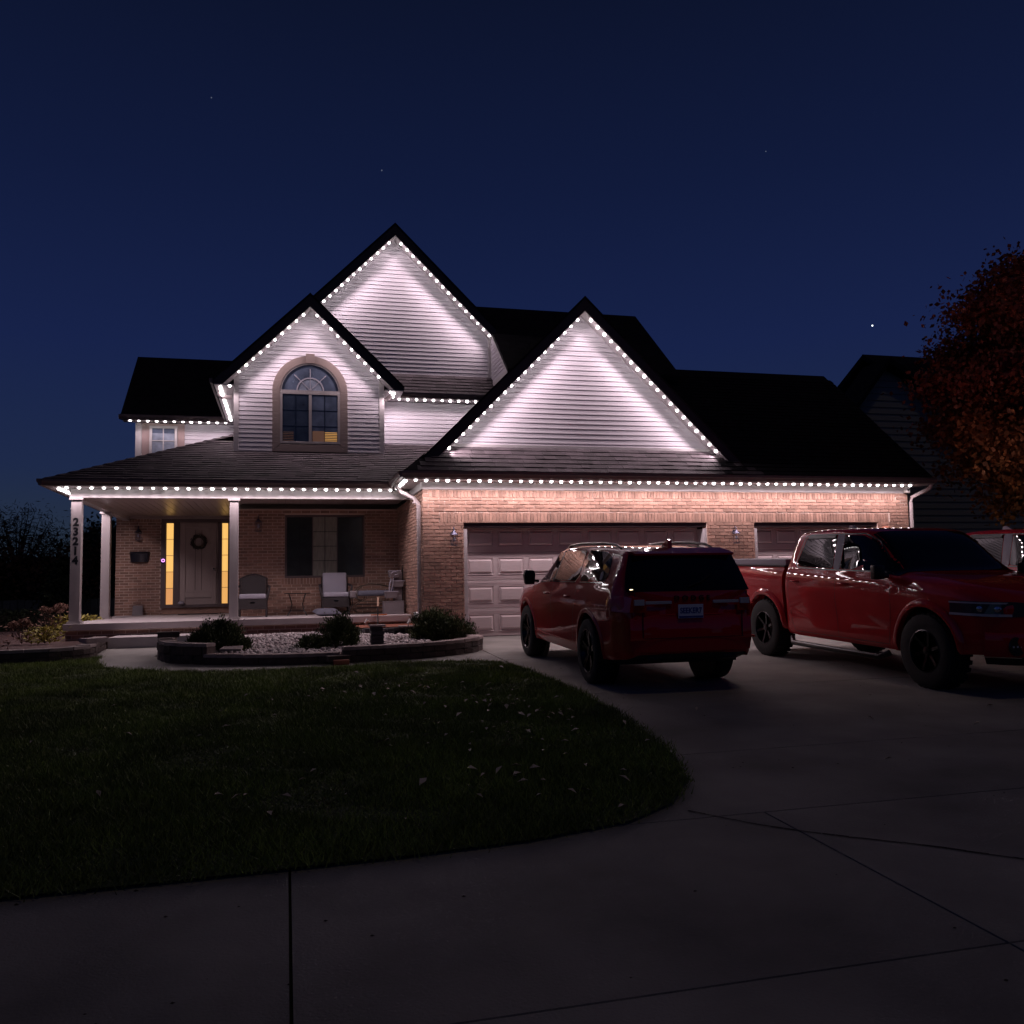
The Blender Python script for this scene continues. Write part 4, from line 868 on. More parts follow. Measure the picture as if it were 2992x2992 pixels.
# ---- foliage helpers
def leaves(name, C0, size, m_, parent=None, elong=2.2, updir=None, kind=None, jitter=.9):
    """many small leaf quads; C0 (n,3) centres, size (n,)"""
    n = len(C0); d = rng.normal(0, 1, (n, 3))
    if updir is not None: d = d*jitter+updir
    d /= np.linalg.norm(d, axis=1)[:, None]; w = np.cross(d, rng.normal(0, 1, (n, 3))); w /= np.linalg.norm(w, axis=1)[:, None]
    s = size[:, None]; V = np.stack([C0-d*s, C0+w*s/elong-d*s*.1, C0+d*s, C0-w*s/elong-d*s*.1], 1).reshape(-1, 3)
    return big(name, V, np.arange(4*n).reshape(-1, 4), m_, parent)
def shrub(label, loc, lobes, n, m_='evergreen'):
    T = thing('evergreen_shrub', label, 'shrub', loc, 0, 'evergreen shrubs in front of the porch'); C0 = []; U = []; b = MB()
    tot = sum(l[3]*l[4] for l in lobes)
    for (x, y, z, r, h_) in lobes:
        m_n = int(n*r*h_/tot); dirs = rng.normal(0, 1, (m_n, 3)); dirs[:, 2] = np.abs(dirs[:, 2]); dirs /= np.linalg.norm(dirs, axis=1)[:, None]
        # spiky sprigs: leaves run along rays near the surface
        sp = rng.integers(0, 60, m_n); sprd = rng.normal(0, 1, (60, 3)); sprd[:, 2] = np.abs(sprd[:, 2])*1.2+.1; sprd /= np.linalg.norm(sprd, axis=1)[:, None]; ln_ = rng.uniform(.78, 1.12, 60)
        t_ = rng.uniform(.45, 1, m_n)**.6; base = sprd[sp]*(t_*ln_[sp])[:, None]+rng.normal(0, .085, (m_n, 3))
        C0.append(np.stack([x+base[:, 0]*r, y+base[:, 1]*r, z+base[:, 2]*h_], 1)); U.append(sprd[sp]*1.4+np.array([0, 0, .9]))
        for k_ in range(0, 60, 5): q = sprd[k_]; b.tube([(x, y, z), (x+q[0]*r*.5, y+q[1]*r*.5, z+q[2]*h_*.55), (x+q[0]*r*.85, y+q[1]*r*.85, z+q[2]*h_*.9)], [.012, .008, .003], 5)
    C0 = np.concatenate(C0); leaves('foliage', C0, rng.uniform(.014, .028, len(C0)), M[m_], T, 2.6, np.concatenate(U), None, .6)
    b.build('branches', M['twig'], T)
shrub('spiky evergreen shrub nearest the porch step', (-1.0, -1.85, g(-1.8)+.1), [(0, 0, 0, .45, .46), (.05, .05, .15, .2, .38), (-.22, -.05, 0, .28, .34), (.26, -.05, 0, .25, .28)], 14000)
shrub('evergreen shrub in the middle of the white stones', (.80, -1.75, g(-1.7)+.1), [(0, 0, 0, .34, .50), (.12, .05, .05, .24, .42), (-.40, -.2, 0, .27, .22)], 12000)
shrub('wide low evergreen shrub against the garage corner', (2.55, -1.05, g(-1)+.1), [(-.15, .1, 0, .44, .48), (.22, -.1, 0, .42, .38), (0, .1, .0, .42, .50)], 18000)
# perennials at left porch corner
def clump(label, loc, n, r, h_, m_, name='perennial_plant', el=3, sz=(.03, .06), blooms=0):
    T = thing(name, label, 'plant', loc, 0, 'plants in the left flower bed'); C0 = np.stack([rng.normal(0, r*.45, n), rng.normal(0, r*.45, n), rng.uniform(.02, h_, n)], 1)
    out = np.stack([C0[:, 0], C0[:, 1], np.full(n, .12)], 1)*6; leaves('foliage', C0, rng.uniform(*sz, n), M[m_], T, el, out)
    b = MB()
    for i in range(14): a = random.uniform(0, 6.28); q = random.uniform(.1, r*.7); b.tube([(0, 0, 0), (q*.5*math.cos(a), q*.5*math.sin(a), h_*.5), (q*math.cos(a), q*math.sin(a), h_)], .004, 4)
    b.build('stems', M['twig'], T)
    for i in range(blooms):
        a = random.uniform(0, 6.28); q = random.uniform(.05, r*.8); c = np.array([q*math.cos(a), q*math.sin(a), h_*random.uniform(.9, 1.15)]); m2 = 220; dd = rng.normal(0, 1, (m2, 3)); dd /= np.linalg.norm(dd, axis=1)[:, None]; dd[:, 2] *= .7
        leaves('bloom', c+dd*rng.uniform(.05, .085, (m2, 1)), rng.uniform(.01, .02, m2), M['dryflower'], T, 1.3)
clump('clump of bright yellow leaves at the left corner of the porch slab', (-4.02, .75, .12), 330, .32, .28, 'yleaf', sz=(.03, .06))
clump('dried hydrangea with brown blooms beside the yellow clump', (-4.45, 1.0, .12), 150, .36, .36, 'dryflower', 'hydrangea', 2, (.02, .04), 5)
clump('tall dried hydrangea behind the front left porch post', (-4.25, 2.2, .12), 200, .4, .55, 'dryflower', 'hydrangea', 2, (.02, .04), 6)
clump('yellow hosta clump seen between the left porch posts', (-4.15, 3.9, .12), 520, .5, .40, 'yleaf', sz=(.04, .09))
clump('single round brown bloom on the left bed edge', (-4.75, .1, .12), 40, .12, .28, 'dryflower', 'hydrangea', 2, (.02, .04), 1)
clump('low grey brown ground plant at the bed edge', (-4.6, -.6, .12), 300, .35, .12, 'dryflower', sz=(.02, .04))
clump('small yellow plant at the far left of the block wall', (-5.35, -1.2, .12), 60, .1, .16, 'yleaf', sz=(.02, .05))
tag(MB().prism([(-5.6, -.9, .14), (-4.7, .0, .14), (-4.78, .08, .14), (-5.68, -.82, .14)], (0, 0, .03)).build('edging_plank', M['cap']), 'long narrow edging board lying in the left flower bed', 'edging')

# ================================================================= VEHICLES
def pchip(xk, yk, x):
    xk, yk, x = map(lambda a: np.asarray(a, float), (xk, yk, x)); h = np.diff(xk); d = np.diff(yk)/h; n = len(xk); m_ = np.zeros(n)
    for i in range(1, n-1):
        if d[i-1]*d[i] > 0: w1, w2 = 2*h[i]+h[i-1], h[i]+2*h[i-1]; m_[i] = (w1+w2)/(w1/d[i-1]+w2/d[i])
    m_[0], m_[-1] = d[0], d[-1]; i = np.clip(np.searchsorted(xk, x)-1, 0, n-2); t = (x-xk[i])/h[i]
    return (1+2*t)*(1-t)**2*yk[i]+t*(1-t)**2*h[i]*m_[i]+t*t*(3-2*t)*yk[i+1]+t*t*(t-1)*h[i]*m_[i+1]
class Shell:
    """car body surface: stations (y, half width, bottom z, belt z, top z, half width of the top)"""
    def __init__(s, st, wheels, R, zc, prof):
        s.st = np.array(sorted(st)); s.wh = wheels; s.R = R; s.zc = zc; s.prof = np.array(prof)
    def P(s, k, y): return pchip(s.st[:, 0], s.st[:, k], y)
    def side_x(s, y, z):
        w, zb, belt, top, wt = [float(s.P(k, y)) for k in (1, 2, 3, 4, 5)]
        if z <= belt: return w*float(np.interp((z-zb)/(belt-zb), s.prof[:, 0], s.prof[:, 1]))
        xb = w*s.prof[-1, 1]; rt = top-.05; t = min(1, max(0, (z-belt)/max(.02, rt-belt))); return xb+(wt-xb)*(t**1.15)
    def section(s, y):
        w, zb, belt, top, wt = [float(s.P(k, y)) for k in (1, 2, 3, 4, 5)]; z0 = zb
        for yw in s.wh:
            if abs(y-yw) < s.R: z0 = max(z0, s.zc+math.sqrt(s.R**2-(y-yw)**2))
        pts = []
        for t in s.prof[:, 0]:
            z = max(zb+t*(belt-zb), z0+.0); pts.append((s.side_x(y, z), z))
        xb = w*s.prof[-1, 1]; hgt = top-belt; r = min(.05, hgt*.5)
        for t in (.04, .33, .66, 1): z = belt+(top-r-belt)*t; pts.append((s.side_x(y, z) if hgt > .12 else xb+(wt-xb)*t**1.15, z))
        for t, dz in ((.955, .45), (.88, .75), (.6, .93), (.3, .985), (0, 1)): pts.append((wt*t, top-r+r*dz))
        return pts
    def build(s, name, m_, parent, step=.05, fend=True):
        y0, y1 = s.st[0, 0], s.st[-1, 0]; ys = set(np.round(np.linspace(y0, y1, int((y1-y0)/step)+1), 4))
        for yw in s.wh:
            for a in np.linspace(0, math.pi, 25): ys.add(round(yw+s.R*.9999*math.cos(a), 4))
        ys = sorted(y for y in ys if y0 <= y <= y1); V = []; F = []; n = None
        for y in ys:
            q = s.section(y); n = len(q); V += [(x, y, z) for x, z in q]+[(-x, y, z) for x, z in q[-2::-1]]
        m2 = 2*n-1
        for i in range(len(ys)-1):
            for j in range(m2-1): a = i*m2+j; F.append((a, a+1, a+m2+1, a+m2))
        F.append(tuple(range(m2-1, -1, -1))); F.append(tuple((len(ys)-1)*m2+j for j in range(m2)))
        me = bpy.data.meshes.new(name); me.from_pydata(V, [], F); bm = bmesh.new(); bm.from_mesh(me); bmesh.ops.remove_doubles(bm, verts=bm.verts, dist=.0008); bmesh.ops.dissolve_degenerate(bm, edges=bm.edges, dist=.0005); bmesh.ops.recalc_face_normals(bm, faces=bm.faces); bm.to_mesh(me); bm.free()
        me.shade_smooth(); me.set_sharp_from_angle(angle=R_(38)); return link(name, me, m_, parent)
    def patch(s, name, poly, m_, parent, side=1, off=.005, th=.012, ins=0):
        """glass or panel laid on the side surface from a (y,z) outline, rounded at the corners"""
        pts = []; n = len(poly)
        for i in range(n):
            p0, p1, p2 = V3((*poly[i-1], 0)), V3((*poly[i], 0)), V3((*poly[(i+1) % n], 0)); r = min(.05, (p0-p1).length*.3, (p2-p1).length*.3)
            a, c = p1+(p0-p1).normalized()*r, p1+(p2-p1).normalized()*r
            for t in (0, .33, .67, 1): q = a.lerp(p1, t).lerp(p1.lerp(c, t), t); pts.append((q.x, q.y))
        cy, cz = np.mean([p[0] for p in pts]), np.mean([p[1] for p in pts]); f = lambda y, z, o: (side*(s.side_x(y, z)+o), y, z)
        m3 = len(pts); V = [f(*p, off) for p in pts]+[f(cy+(p[0]-cy)*.5, cz+(p[1]-cz)*.5, off) for p in pts]+[f(cy, cz, off)]+[f(*p, off-th) for p in pts]
        F = [(i, (i+1) % m3, m3+(i+1) % m3, m3+i) for i in range(m3)]+[(m3+i, m3+(i+1) % m3, 2*m3) for i in range(m3)]+[(2*m3+1+i, 2*m3+1+(i+1) % m3, (i+1) % m3, i) for i in range(m3)]
        return MB().add(V, F).build(name, m_, parent, smooth=35)
    def top_patch(s, name, y0, y1, f0, f1, m_, parent, off=.006, n=12, full=.97, zc=(0, 0)):
        """glass over the roof part of the section between two stations (windscreen, rear window)"""
        V = []; F = []; k = 14
        for i in range(n+1):
            y = y0+(y1-y0)*i/n; q = [p for p in s.section(y)][-9:]; q = np.array(q); full_i = f0+(f1-f0)*i/n
            sx = [p[0] for p in q][::-1]; sz = [p[1] for p in q][::-1]
            for j in range(-k, k+1): x = sx[-1]*full_i*abs(j)/k; V.append((math.copysign(x, j) if j else 0, y, float(np.interp(x, sx, sz))+off))
        m_n = 2*k+1
        for i in range(n):
            for j in range(m_n-1): a = i*m_n+j; F.append((a, a+1, a+m_n+1, a+m_n))
        return MB().add(V, F).build(name, m_, parent, smooth=50)
def wheel(T, x, y, z, r, w, side, spokes=5, rimr=.68, split=True, heavy=False):
    """tyre (the wheel) with rim, spokes and hub as its own piece"""
    s = side; tw = w/2; rr = r*rimr
    ty = MB().lathe([(rr, -tw*.92), (r*.90, -tw), (r*.975, -tw*.86), (r, -tw*.55), (r, tw*.55), (r*.975, tw*.86), (r*.90, tw), (rr, tw*.92), (rr*.97, tw*.5), (rr*.97, -tw*.5)], 40, 'x', (0, 0, 0), closed=True)
    if heavy:
        for k in range(30):
            a = 2*math.pi*k/30
            for q in (-.75, .35): c, s_ = math.cos(a+q*.05), math.sin(a+q*.05); ty.add([(tw*q+dx, (r+dr)*math.cos(a+da), (r+dr)*math.sin(a+da)) for dr in (-.005, .011) for dx, da in ((-.03, -.06), (.05, -.06), (.05, .05), (-.03, .05))], [(4, 5, 6, 7), (0, 1, 5, 4), (1, 2, 6, 5), (2, 3, 7, 6), (3, 0, 4, 7)])
    o = ty.build('wheel', M['tire'], T, smooth=40, loc=(x, y, z))
    ri = MB().lathe([(rr*.96, -tw*.4), (rr*1.0, tw*.93), (rr*.95, tw*.96), (rr*.90, tw*.75), (rr*.84, -tw*.2)], 36, 'x', (0, 0, 0), closed=True)
    for k in range(spokes):
        for q in ((-.13, .13) if split else (0,)):
            a = 2*math.pi*k/spokes+.3; a1 = a+q; u = V3((0, math.cos(a), math.sin(a))); u1 = V3((0, math.cos(a1), math.sin(a1))); v = V3((0, -math.sin(a1), math.cos(a1)))
            wi, wo_ = r*.045, r*.04; p0 = u*rr*.12; p1 = u1*rr*.93; x0, x1 = tw*.62, tw*.86
            ri.add([tuple(p0-v*wi+V3((x0, 0, 0))), tuple(p0+v*wi+V3((x0, 0, 0))), tuple(p1+v*wo_+V3((x1, 0, 0))), tuple(p1-v*wo_+V3((x1, 0, 0))), tuple(p0-v*wi+V3((x0-.03, 0, 0))), tuple(p0+v*wi+V3((x0-.03, 0, 0))), tuple(p1+v*wo_+V3((x1-.03, 0, 0))), tuple(p1-v*wo_+V3((x1-.03, 0, 0)))],
                   [(0, 1, 2, 3), (0, 4, 5, 1), (1, 5, 6, 2), (2, 6, 7, 3), (3, 7, 4, 0)])
    ri.lathe([(0, tw*.3), (rr*.22, tw*.35), (rr*.2, tw*.75), (0, tw*.8)], 14, 'x')
    R2 = link('rim', ri.mesh('rim', 35), M['rim'], o, rot=(0, 0, 0 if s > 0 else math.pi))
    MB().lathe([(0, -tw*.3), (rr*.88, -tw*.3), (rr*.88, -tw*.1), (0, -.0)], 24, 'x').build('brake_disc', M['iron'], o, rot=(0, 0, 0 if s > 0 else math.pi))
    return o
def seam(sh, T, pts, side, m_=None, w=.006, name='door_seam'):
    b = MB(); n = len(pts)
    for (y0, z0), (y1, z1) in zip(pts[:-1], pts[1:]):
        L = math.hypot(y1-y0, z1-z0); ny, nz = -(z1-z0)/L*w/2, (y1-y0)/L*w/2; k = max(1, int(L/.08))
        for i in range(k):
            a, c = i/k, (i+1)/k; q = []
            for t, sg in ((a, 1), (c, 1), (c, -1), (a, -1)): yy, zz = y0+(y1-y0)*t+sg*ny, z0+(z1-z0)*t+sg*nz; q.append((side*(sh.side_x(yy, zz)+.0025), yy, zz))
            b.add(q, [(0, 1, 2, 3)])
    b.build(name, m_ or M['ctrim'], T)
def arch_lip(sh, T, yw, side, R, zc, m_, w=.05, out=.014, name='wheel_arch'):
    b = MB(); V = []; n = 22; a0 = -.25
    for i in range(n+1):
        a = a0+(math.pi-2*a0)*i/n
        for rr, o in ((R-.004, -.03), (R-.004, out), (R+w*.5, out*1.25), (R+w, .001)):
            y, z = yw+rr*math.cos(a), zc+rr*math.sin(a); z_ = max(z, float(sh.P(2, y))); V.append((side*(sh.side_x(y, z_)+o), y, z_))
    F = [(i*4+j, i*4+j+1, i*4+4+j+1, i*4+4+j) for i in range(n) for j in range(3)]
    MB().add(V, F).build(name, m_, T, smooth=60)

# ---- the red SUV, tail towards the street
PITCH = math.atan(.038)
prof = [(0, .93), (.06, .955), (.14, .965), (.24, .968), (.38, .978), (.52, .99), (.64, 1.0), (.74, .998), (.82, .988), (.9, .965), (.96, .945), (1, .93)]
st = [(-2.56, .72, .44, .86, .92, .62), (-2.54, .76, .42, .97, 1.03, .66), (-2.50, .79, .40, 1.06, 1.13, .67), (-2.42, .825, .38, 1.13, 1.30, .665), (-2.32, .85, .37, 1.175, 1.48, .655), (-2.24, .885, .36, 1.185, 1.560, .655), (-2.0, .90, .34, 1.19, 1.60, .665), (-1.48, .925, .32, 1.175, 1.635, .67), (-.8, .915, .31, 1.16, 1.65, .675), (0, .915, .31, 1.15, 1.645, .67), (.42, .915, .31, 1.135, 1.61, .65),
      (.60, .915, .31, 1.125, 1.53, .65), (.86, .915, .31, 1.115, 1.37, .68), (1.14, .92, .31, 1.09, 1.16, .74), (1.3, .925, .31, 1.06, 1.115, .78), (1.7, .92, .32, 1.02, 1.075, .80), (2.1, .87, .33, .95, 1.00, .76), (2.28, .80, .34, .88, .92, .68), (2.36, .68, .36, .80, .83, .56)]
SUV = thing('suv', 'glossy red sport utility vehicle parked tail first to the street before the double garage door', 'car', (4.37, -4.53, g(-4.53)), R_(-1.3), None, PITCH); SUV.scale = (.94, 1, 1)
sh = Shell(st, (1.48, -1.48), .445, .40, prof); sh.build('body', M['red'], SUV)
for sd in (-1, 1):
    sh.patch('side_window', [(.93, 1.165), (.20, 1.180), (.13, 1.565), (.36, 1.58), (.62, 1.45)], M['car_glass2'], SUV, sd)
    sh.patch('side_window', [(.12, 1.182), (-.82, 1.205), (-.93, 1.28), (-.90, 1.585), (.05, 1.58)], M['car_glass2'], SUV, sd)
    sh.patch('side_window', [(-1.04, 1.205), (-1.86, 1.22), (-1.99, 1.28), (-1.90, 1.48), (-1.68, 1.56), (-1.00, 1.585)], M['car_glass'], SUV, sd)
    seam(sh, SUV, [(.93, 1.155), (-.82, 1.185), (-.95, 1.27)], sd, M['chrome'], .016, 'window_trim'); seam(sh, SUV, [(-1.03, 1.19), (-1.9, 1.205), (-1.96, 1.28), (-1.86, 1.53)], sd, M['chrome'], .014, 'window_trim')
    sh.patch('pillar_trim', [(.185, 1.17), (.135, 1.17), (.07, 1.59), (.115, 1.59)], M['ctrim'], SUV, sd, .006)
    seam(sh, SUV, [(1.05, 1.1), (1.02, .8), (.95, .45)], sd); seam(sh, SUV, [(.12, 1.14), (.10, .8), (.14, .42)], sd); seam(sh, SUV, [(-.95, 1.15), (-.98, .95), (-.86, .7), (-.80, .42)], sd); seam(sh, SUV, [(.95, .44), (-.80, .42)], sd)
    seam(sh, SUV, [(.95, .60), (-.9, .56)], sd, M['red'], .02, 'door_crease')
    for y in (.32, -.66):
        b = MB(); xx = sh.side_x(y, 1.0); b.tube([(sd*(xx+.0), y+.07, 1.0), (sd*(xx+.035), y+.05, 1.003), (sd*(xx+.035), y-.08, 1.003), (sd*(xx+.0), y-.10, 1.0)], .013, 8); b.build('door_handle', M['red'], SUV, smooth=60)
    for yw in (1.48, -1.48): arch_lip(sh, SUV, yw, sd, .445, .40, M['red'])
    MB().prism([(sd*.80, 1.02, .34), (sd*.885, 1.02, .36), (sd*.90, 1.02, .44), (sd*.80, 1.02, .46)], (0, -2.0, -.01)).build('sill', M['red'], SUV, bevel=.008)
    MB().tube([(sd*.60, .18, 1.62), (sd*.60, .06, 1.65), (sd*.60, -.4, 1.672), (sd*.60, -1.3, 1.667), (sd*.60, -1.75, 1.64), (sd*.60, -1.92, 1.60)], [.014, .018, .019, .019, .018, .012], 8).build('roof_rail', M['ctrim'], SUV, smooth=60)
    b = MB(); b.prism([(sd*.955, .80, 1.11), (sd*1.10, .80, 1.11), (sd*1.125, .80, 1.24), (sd*1.10, .80, 1.315), (sd*.96, .80, 1.31), (sd*.94, .80, 1.25)], (0, .09, 0)); b.tube([(sd*.87, .86, 1.15), (sd*1.02, .84, 1.17)], .022, 6)
    b.build('side_mirror', M['black'], SUV, bevel=.014, smooth=40)
    # tail lamp wrapping the corner
    V = []
    for y_, o in ((-2.26, .004), (-2.36, .005), (-2.44, .006)): V += [(sd*(sh.side_x(y_, .90)+o), y_, .90), (sd*(sh.side_x(y_, 1.08)+o), y_, 1.07)]
    V += [(sd*.77, -2.558, .90), (sd*.74, -2.56, 1.055), (sd*.57, -2.585, .90), (sd*.57, -2.583, 1.045)]
    MB().add(V, [(0, 1, 3, 2), (2, 3, 5, 4), (4, 5, 7, 6), (6, 7, 9, 8)]).build('tail_lamp', M['tail'], SUV)
    MB().box((sd*.60, -2.60, .975), (sd*.72, -2.565, 1.04)).build('reverse_lamp', M['reverse'], SUV, bevel=.006)
    MB().box((sd*.26, -2.592, .985), (sd*.585, -2.57, 1.02)).build('reverse_lamp', M['reverse'], SUV, bevel=.006)
    for yw in (1.48, -1.48): wheel(SUV, sd*.80, yw, .385, .385, .26, sd)
    MB().box((sd*.38, -2.56, .375), (sd*.56, -2.50, .42)).build('exhaust', M['ctrim'], SUV, bevel=.01)
    MB().box((sd*.55, -2.60, .60), (sd*.78, -2.57, .622)).build('reflector', M['tail'], SUV)
wh = MB()
for yw in (1.48, -1.48): wh.box((-.66, yw-.42, .42), (.66, yw+.42, .78))
wh.box((-.75, -2.2, .30), (.75, 2.0, .42)); wh.build('underbody', M['black'], SUV)
for yw in (1.48, -1.48):
    V = []
    for sd in (-1, 1): MB().lathe([(.44, 0), (.44, .0), (.36, .0), (.0, .0)], 24, 'x', (sd*.64, yw, .40)).build('wheel_well', M['black'], SUV)
sh.top_patch('windscreen', 1.12, .46, 1.0, 1.0, M['car_glass'], SUV)
# liftgate: dark glass, lower trim, spoiler and bumper
def face(zs, hw, ys_, name, m_, bev=.01, parent=SUV):
    V = []; n = 8
    for z, h_, y_ in zip(zs, hw, ys_):
        for j in range(-n, n+1): t = j/n; V.append((h_*t, y_+.055*t*t*t*t, z))
    k = 2*n+1; F = [(i*k+j, i*k+j+1, i*k+k+j+1, i*k+k+j) for i in range(len(zs)-1) for j in range(k-1)]
    return MB().add(V, F).build(name, m_, parent, smooth=40)
face([1.12, 1.17, 1.35, 1.52], [.78, .775, .73, .665], [-2.545, -2.505, -2.415, -2.345], 'rear_window', M['car_glass'])
face([.86, .875, 1.03, 1.07, 1.12], [.60, .60, .60, .66, .74], [-2.585, -2.572, -2.570, -2.57, -2.55], 'liftgate_panel', M['red'])
face([.44, .47, .60, .82, .87], [.70, .74, .76, .76, .72], [-2.56, -2.60, -2.615, -2.60, -2.57], 'rear_bumper', M['red'])
face([.36, .40, .46], [.62, .68, .70], [-2.50, -2.56, -2.57], 'bumper_valance', M['ctrim'])
MB().add([(-.64, -2.28, 1.565), (.64, -2.28, 1.565), (.60, -2.12, 1.60), (-.60, -2.12, 1.60), (-.64, -2.40, 1.535), (.64, -2.40, 1.535), (-.64, -2.40, 1.515), (.64, -2.40, 1.515), (-.62, -2.28, 1.50), (.62, -2.28, 1.50)], [(3, 2, 1, 0), (0, 1, 5, 4), (4, 5, 7, 6), (6, 7, 9, 8)]).build('spoiler', M['red'], SUV)
MB().tube([(-.02, -2.53, 1.17), (.16, -2.50, 1.22), (.30, -2.46, 1.30)], .010, 6).build('rear_wiper', M['ctrim'], SUV)
b = MB()
for sd in (-1, 1): b.box((sd*.618, -2.585, .90), (sd*.624, -2.60, .62)); b.box((sd*.700, -2.55, 1.12), (sd*.706, -2.57, 1.07))
b.box((-.62, -2.622, .616), (.62, -2.618, .622)); b.build('panel_gap', M['ctrim'], SUV)
MB().prism([(0, -1.72, 1.62), (0, -1.96, 1.60), (0, -1.95, 1.69), (0, -1.90, 1.70)], (.05, 0, 0)).build('roof_antenna', M['red'], SUV, bevel=.008)
Pl = MB().box((-.155, -2.592, .755), (.155, -2.580, .905)).build('licence_plate', M['plate'], SUV, loc=(-.04, -.03, .075))
text('plate_text', 'SEEKER7', .085, M['plate_blue'], Pl, (0, -2.594, .835), (R_(90), 0, 0), .002, .86, .0015)
MB().box((-.15, -2.5945, .760), (.15, -2.593, .780)).build('plate_band', M['plate_blue'], Pl)
text('tailgate_lettering', 'D O D G E', .075, M['rim'], SUV, (0, -2.577, 1.045), (R_(90), 0, 0), .004, 1.3)
b = MB().lathe([(0, 0), (.052, 0), (.052, .002), (0, .002)], 20, 'x'); stk = b.build('window_sticker', M['cushion'], SUV, loc=(-(sh.side_x(-1.80, 1.28)+.008), -1.80, 1.285), rot=(0, R_(18), 0))

# ---- red crew cab pickup, nose to the street
prof2 = [(0, .93), (.05, .965), (.15, .975), (.28, .975), (.42, .98), (.56, .992), (.68, 1.0), (.78, 1.0), (.86, .993), (.92, .98), (.97, .96), (1, .945)]
st2 = [(-2.95, .90, .52, 1.27, 1.31, .86), (-2.90, .925, .50, 1.30, 1.335, .90), (-2.4, .935, .48, 1.30, 1.335, .90), (-1.7, .955, .46, 1.30, 1.335, .90), (-1.21, .94, .44, 1.30, 1.335, .90)]
st3 = [(-1.17, .90, .42, 1.25, 1.36, .82), (-1.15, .935, .40, 1.29, 1.52, .76), (-1.10, .94, .38, 1.295, 1.72, .735), (-1.03, .94, .38, 1.295, 1.80, .725), (-.9, .94, .37, 1.295, 1.825, .725), (-.4, .94, .37, 1.29, 1.845, .725), (.2, .94, .37, 1.275, 1.84, .715), (.50, .94, .37, 1.27, 1.80, .70), (.66, .94, .37, 1.265, 1.72, .70),
       (1.0, .94, .37, 1.25, 1.45, .74), (1.24, .94, .37, 1.235, 1.285, .80), (1.4, .945, .37, 1.21, 1.265, .82), (1.7, .96, .38, 1.18, 1.245, .84), (2.1, .945, .42, 1.14, 1.20, .84), (2.35, .90, .44, 1.10, 1.16, .78), (2.52, .83, .45, 1.05, 1.11, .70), (2.63, .72, .46, 1.0, 1.06, .60), (2.70, .56, .48, .95, 1.0, .46)]
TR = thing('pickup_truck', 'red crew cab pickup with grey bed cover, nearest the camera right of the SUV', 'truck', (7.86, -5.86, g(-5.86)), math.pi+R_(0), 'red pickups on the driveway', -PITCH)
bed = Shell(st2, (-1.7,), .485, .43, prof2); bed.build('bed', M['red'], TR)
cab = Shell(st3, (1.7,), .485, .43, prof2); cab.build('cab', M['red'], TR)
MB().box((-.87, -2.86, 1.34), (.87, -1.20, 1.43)).build('bed_cover', M['tonneau'], TR, bevel=.012)
MB().box((-.90, -2.88, 1.325), (.90, -1.19, 1.342)).build('bed_rail', M['ctrim'], TR)
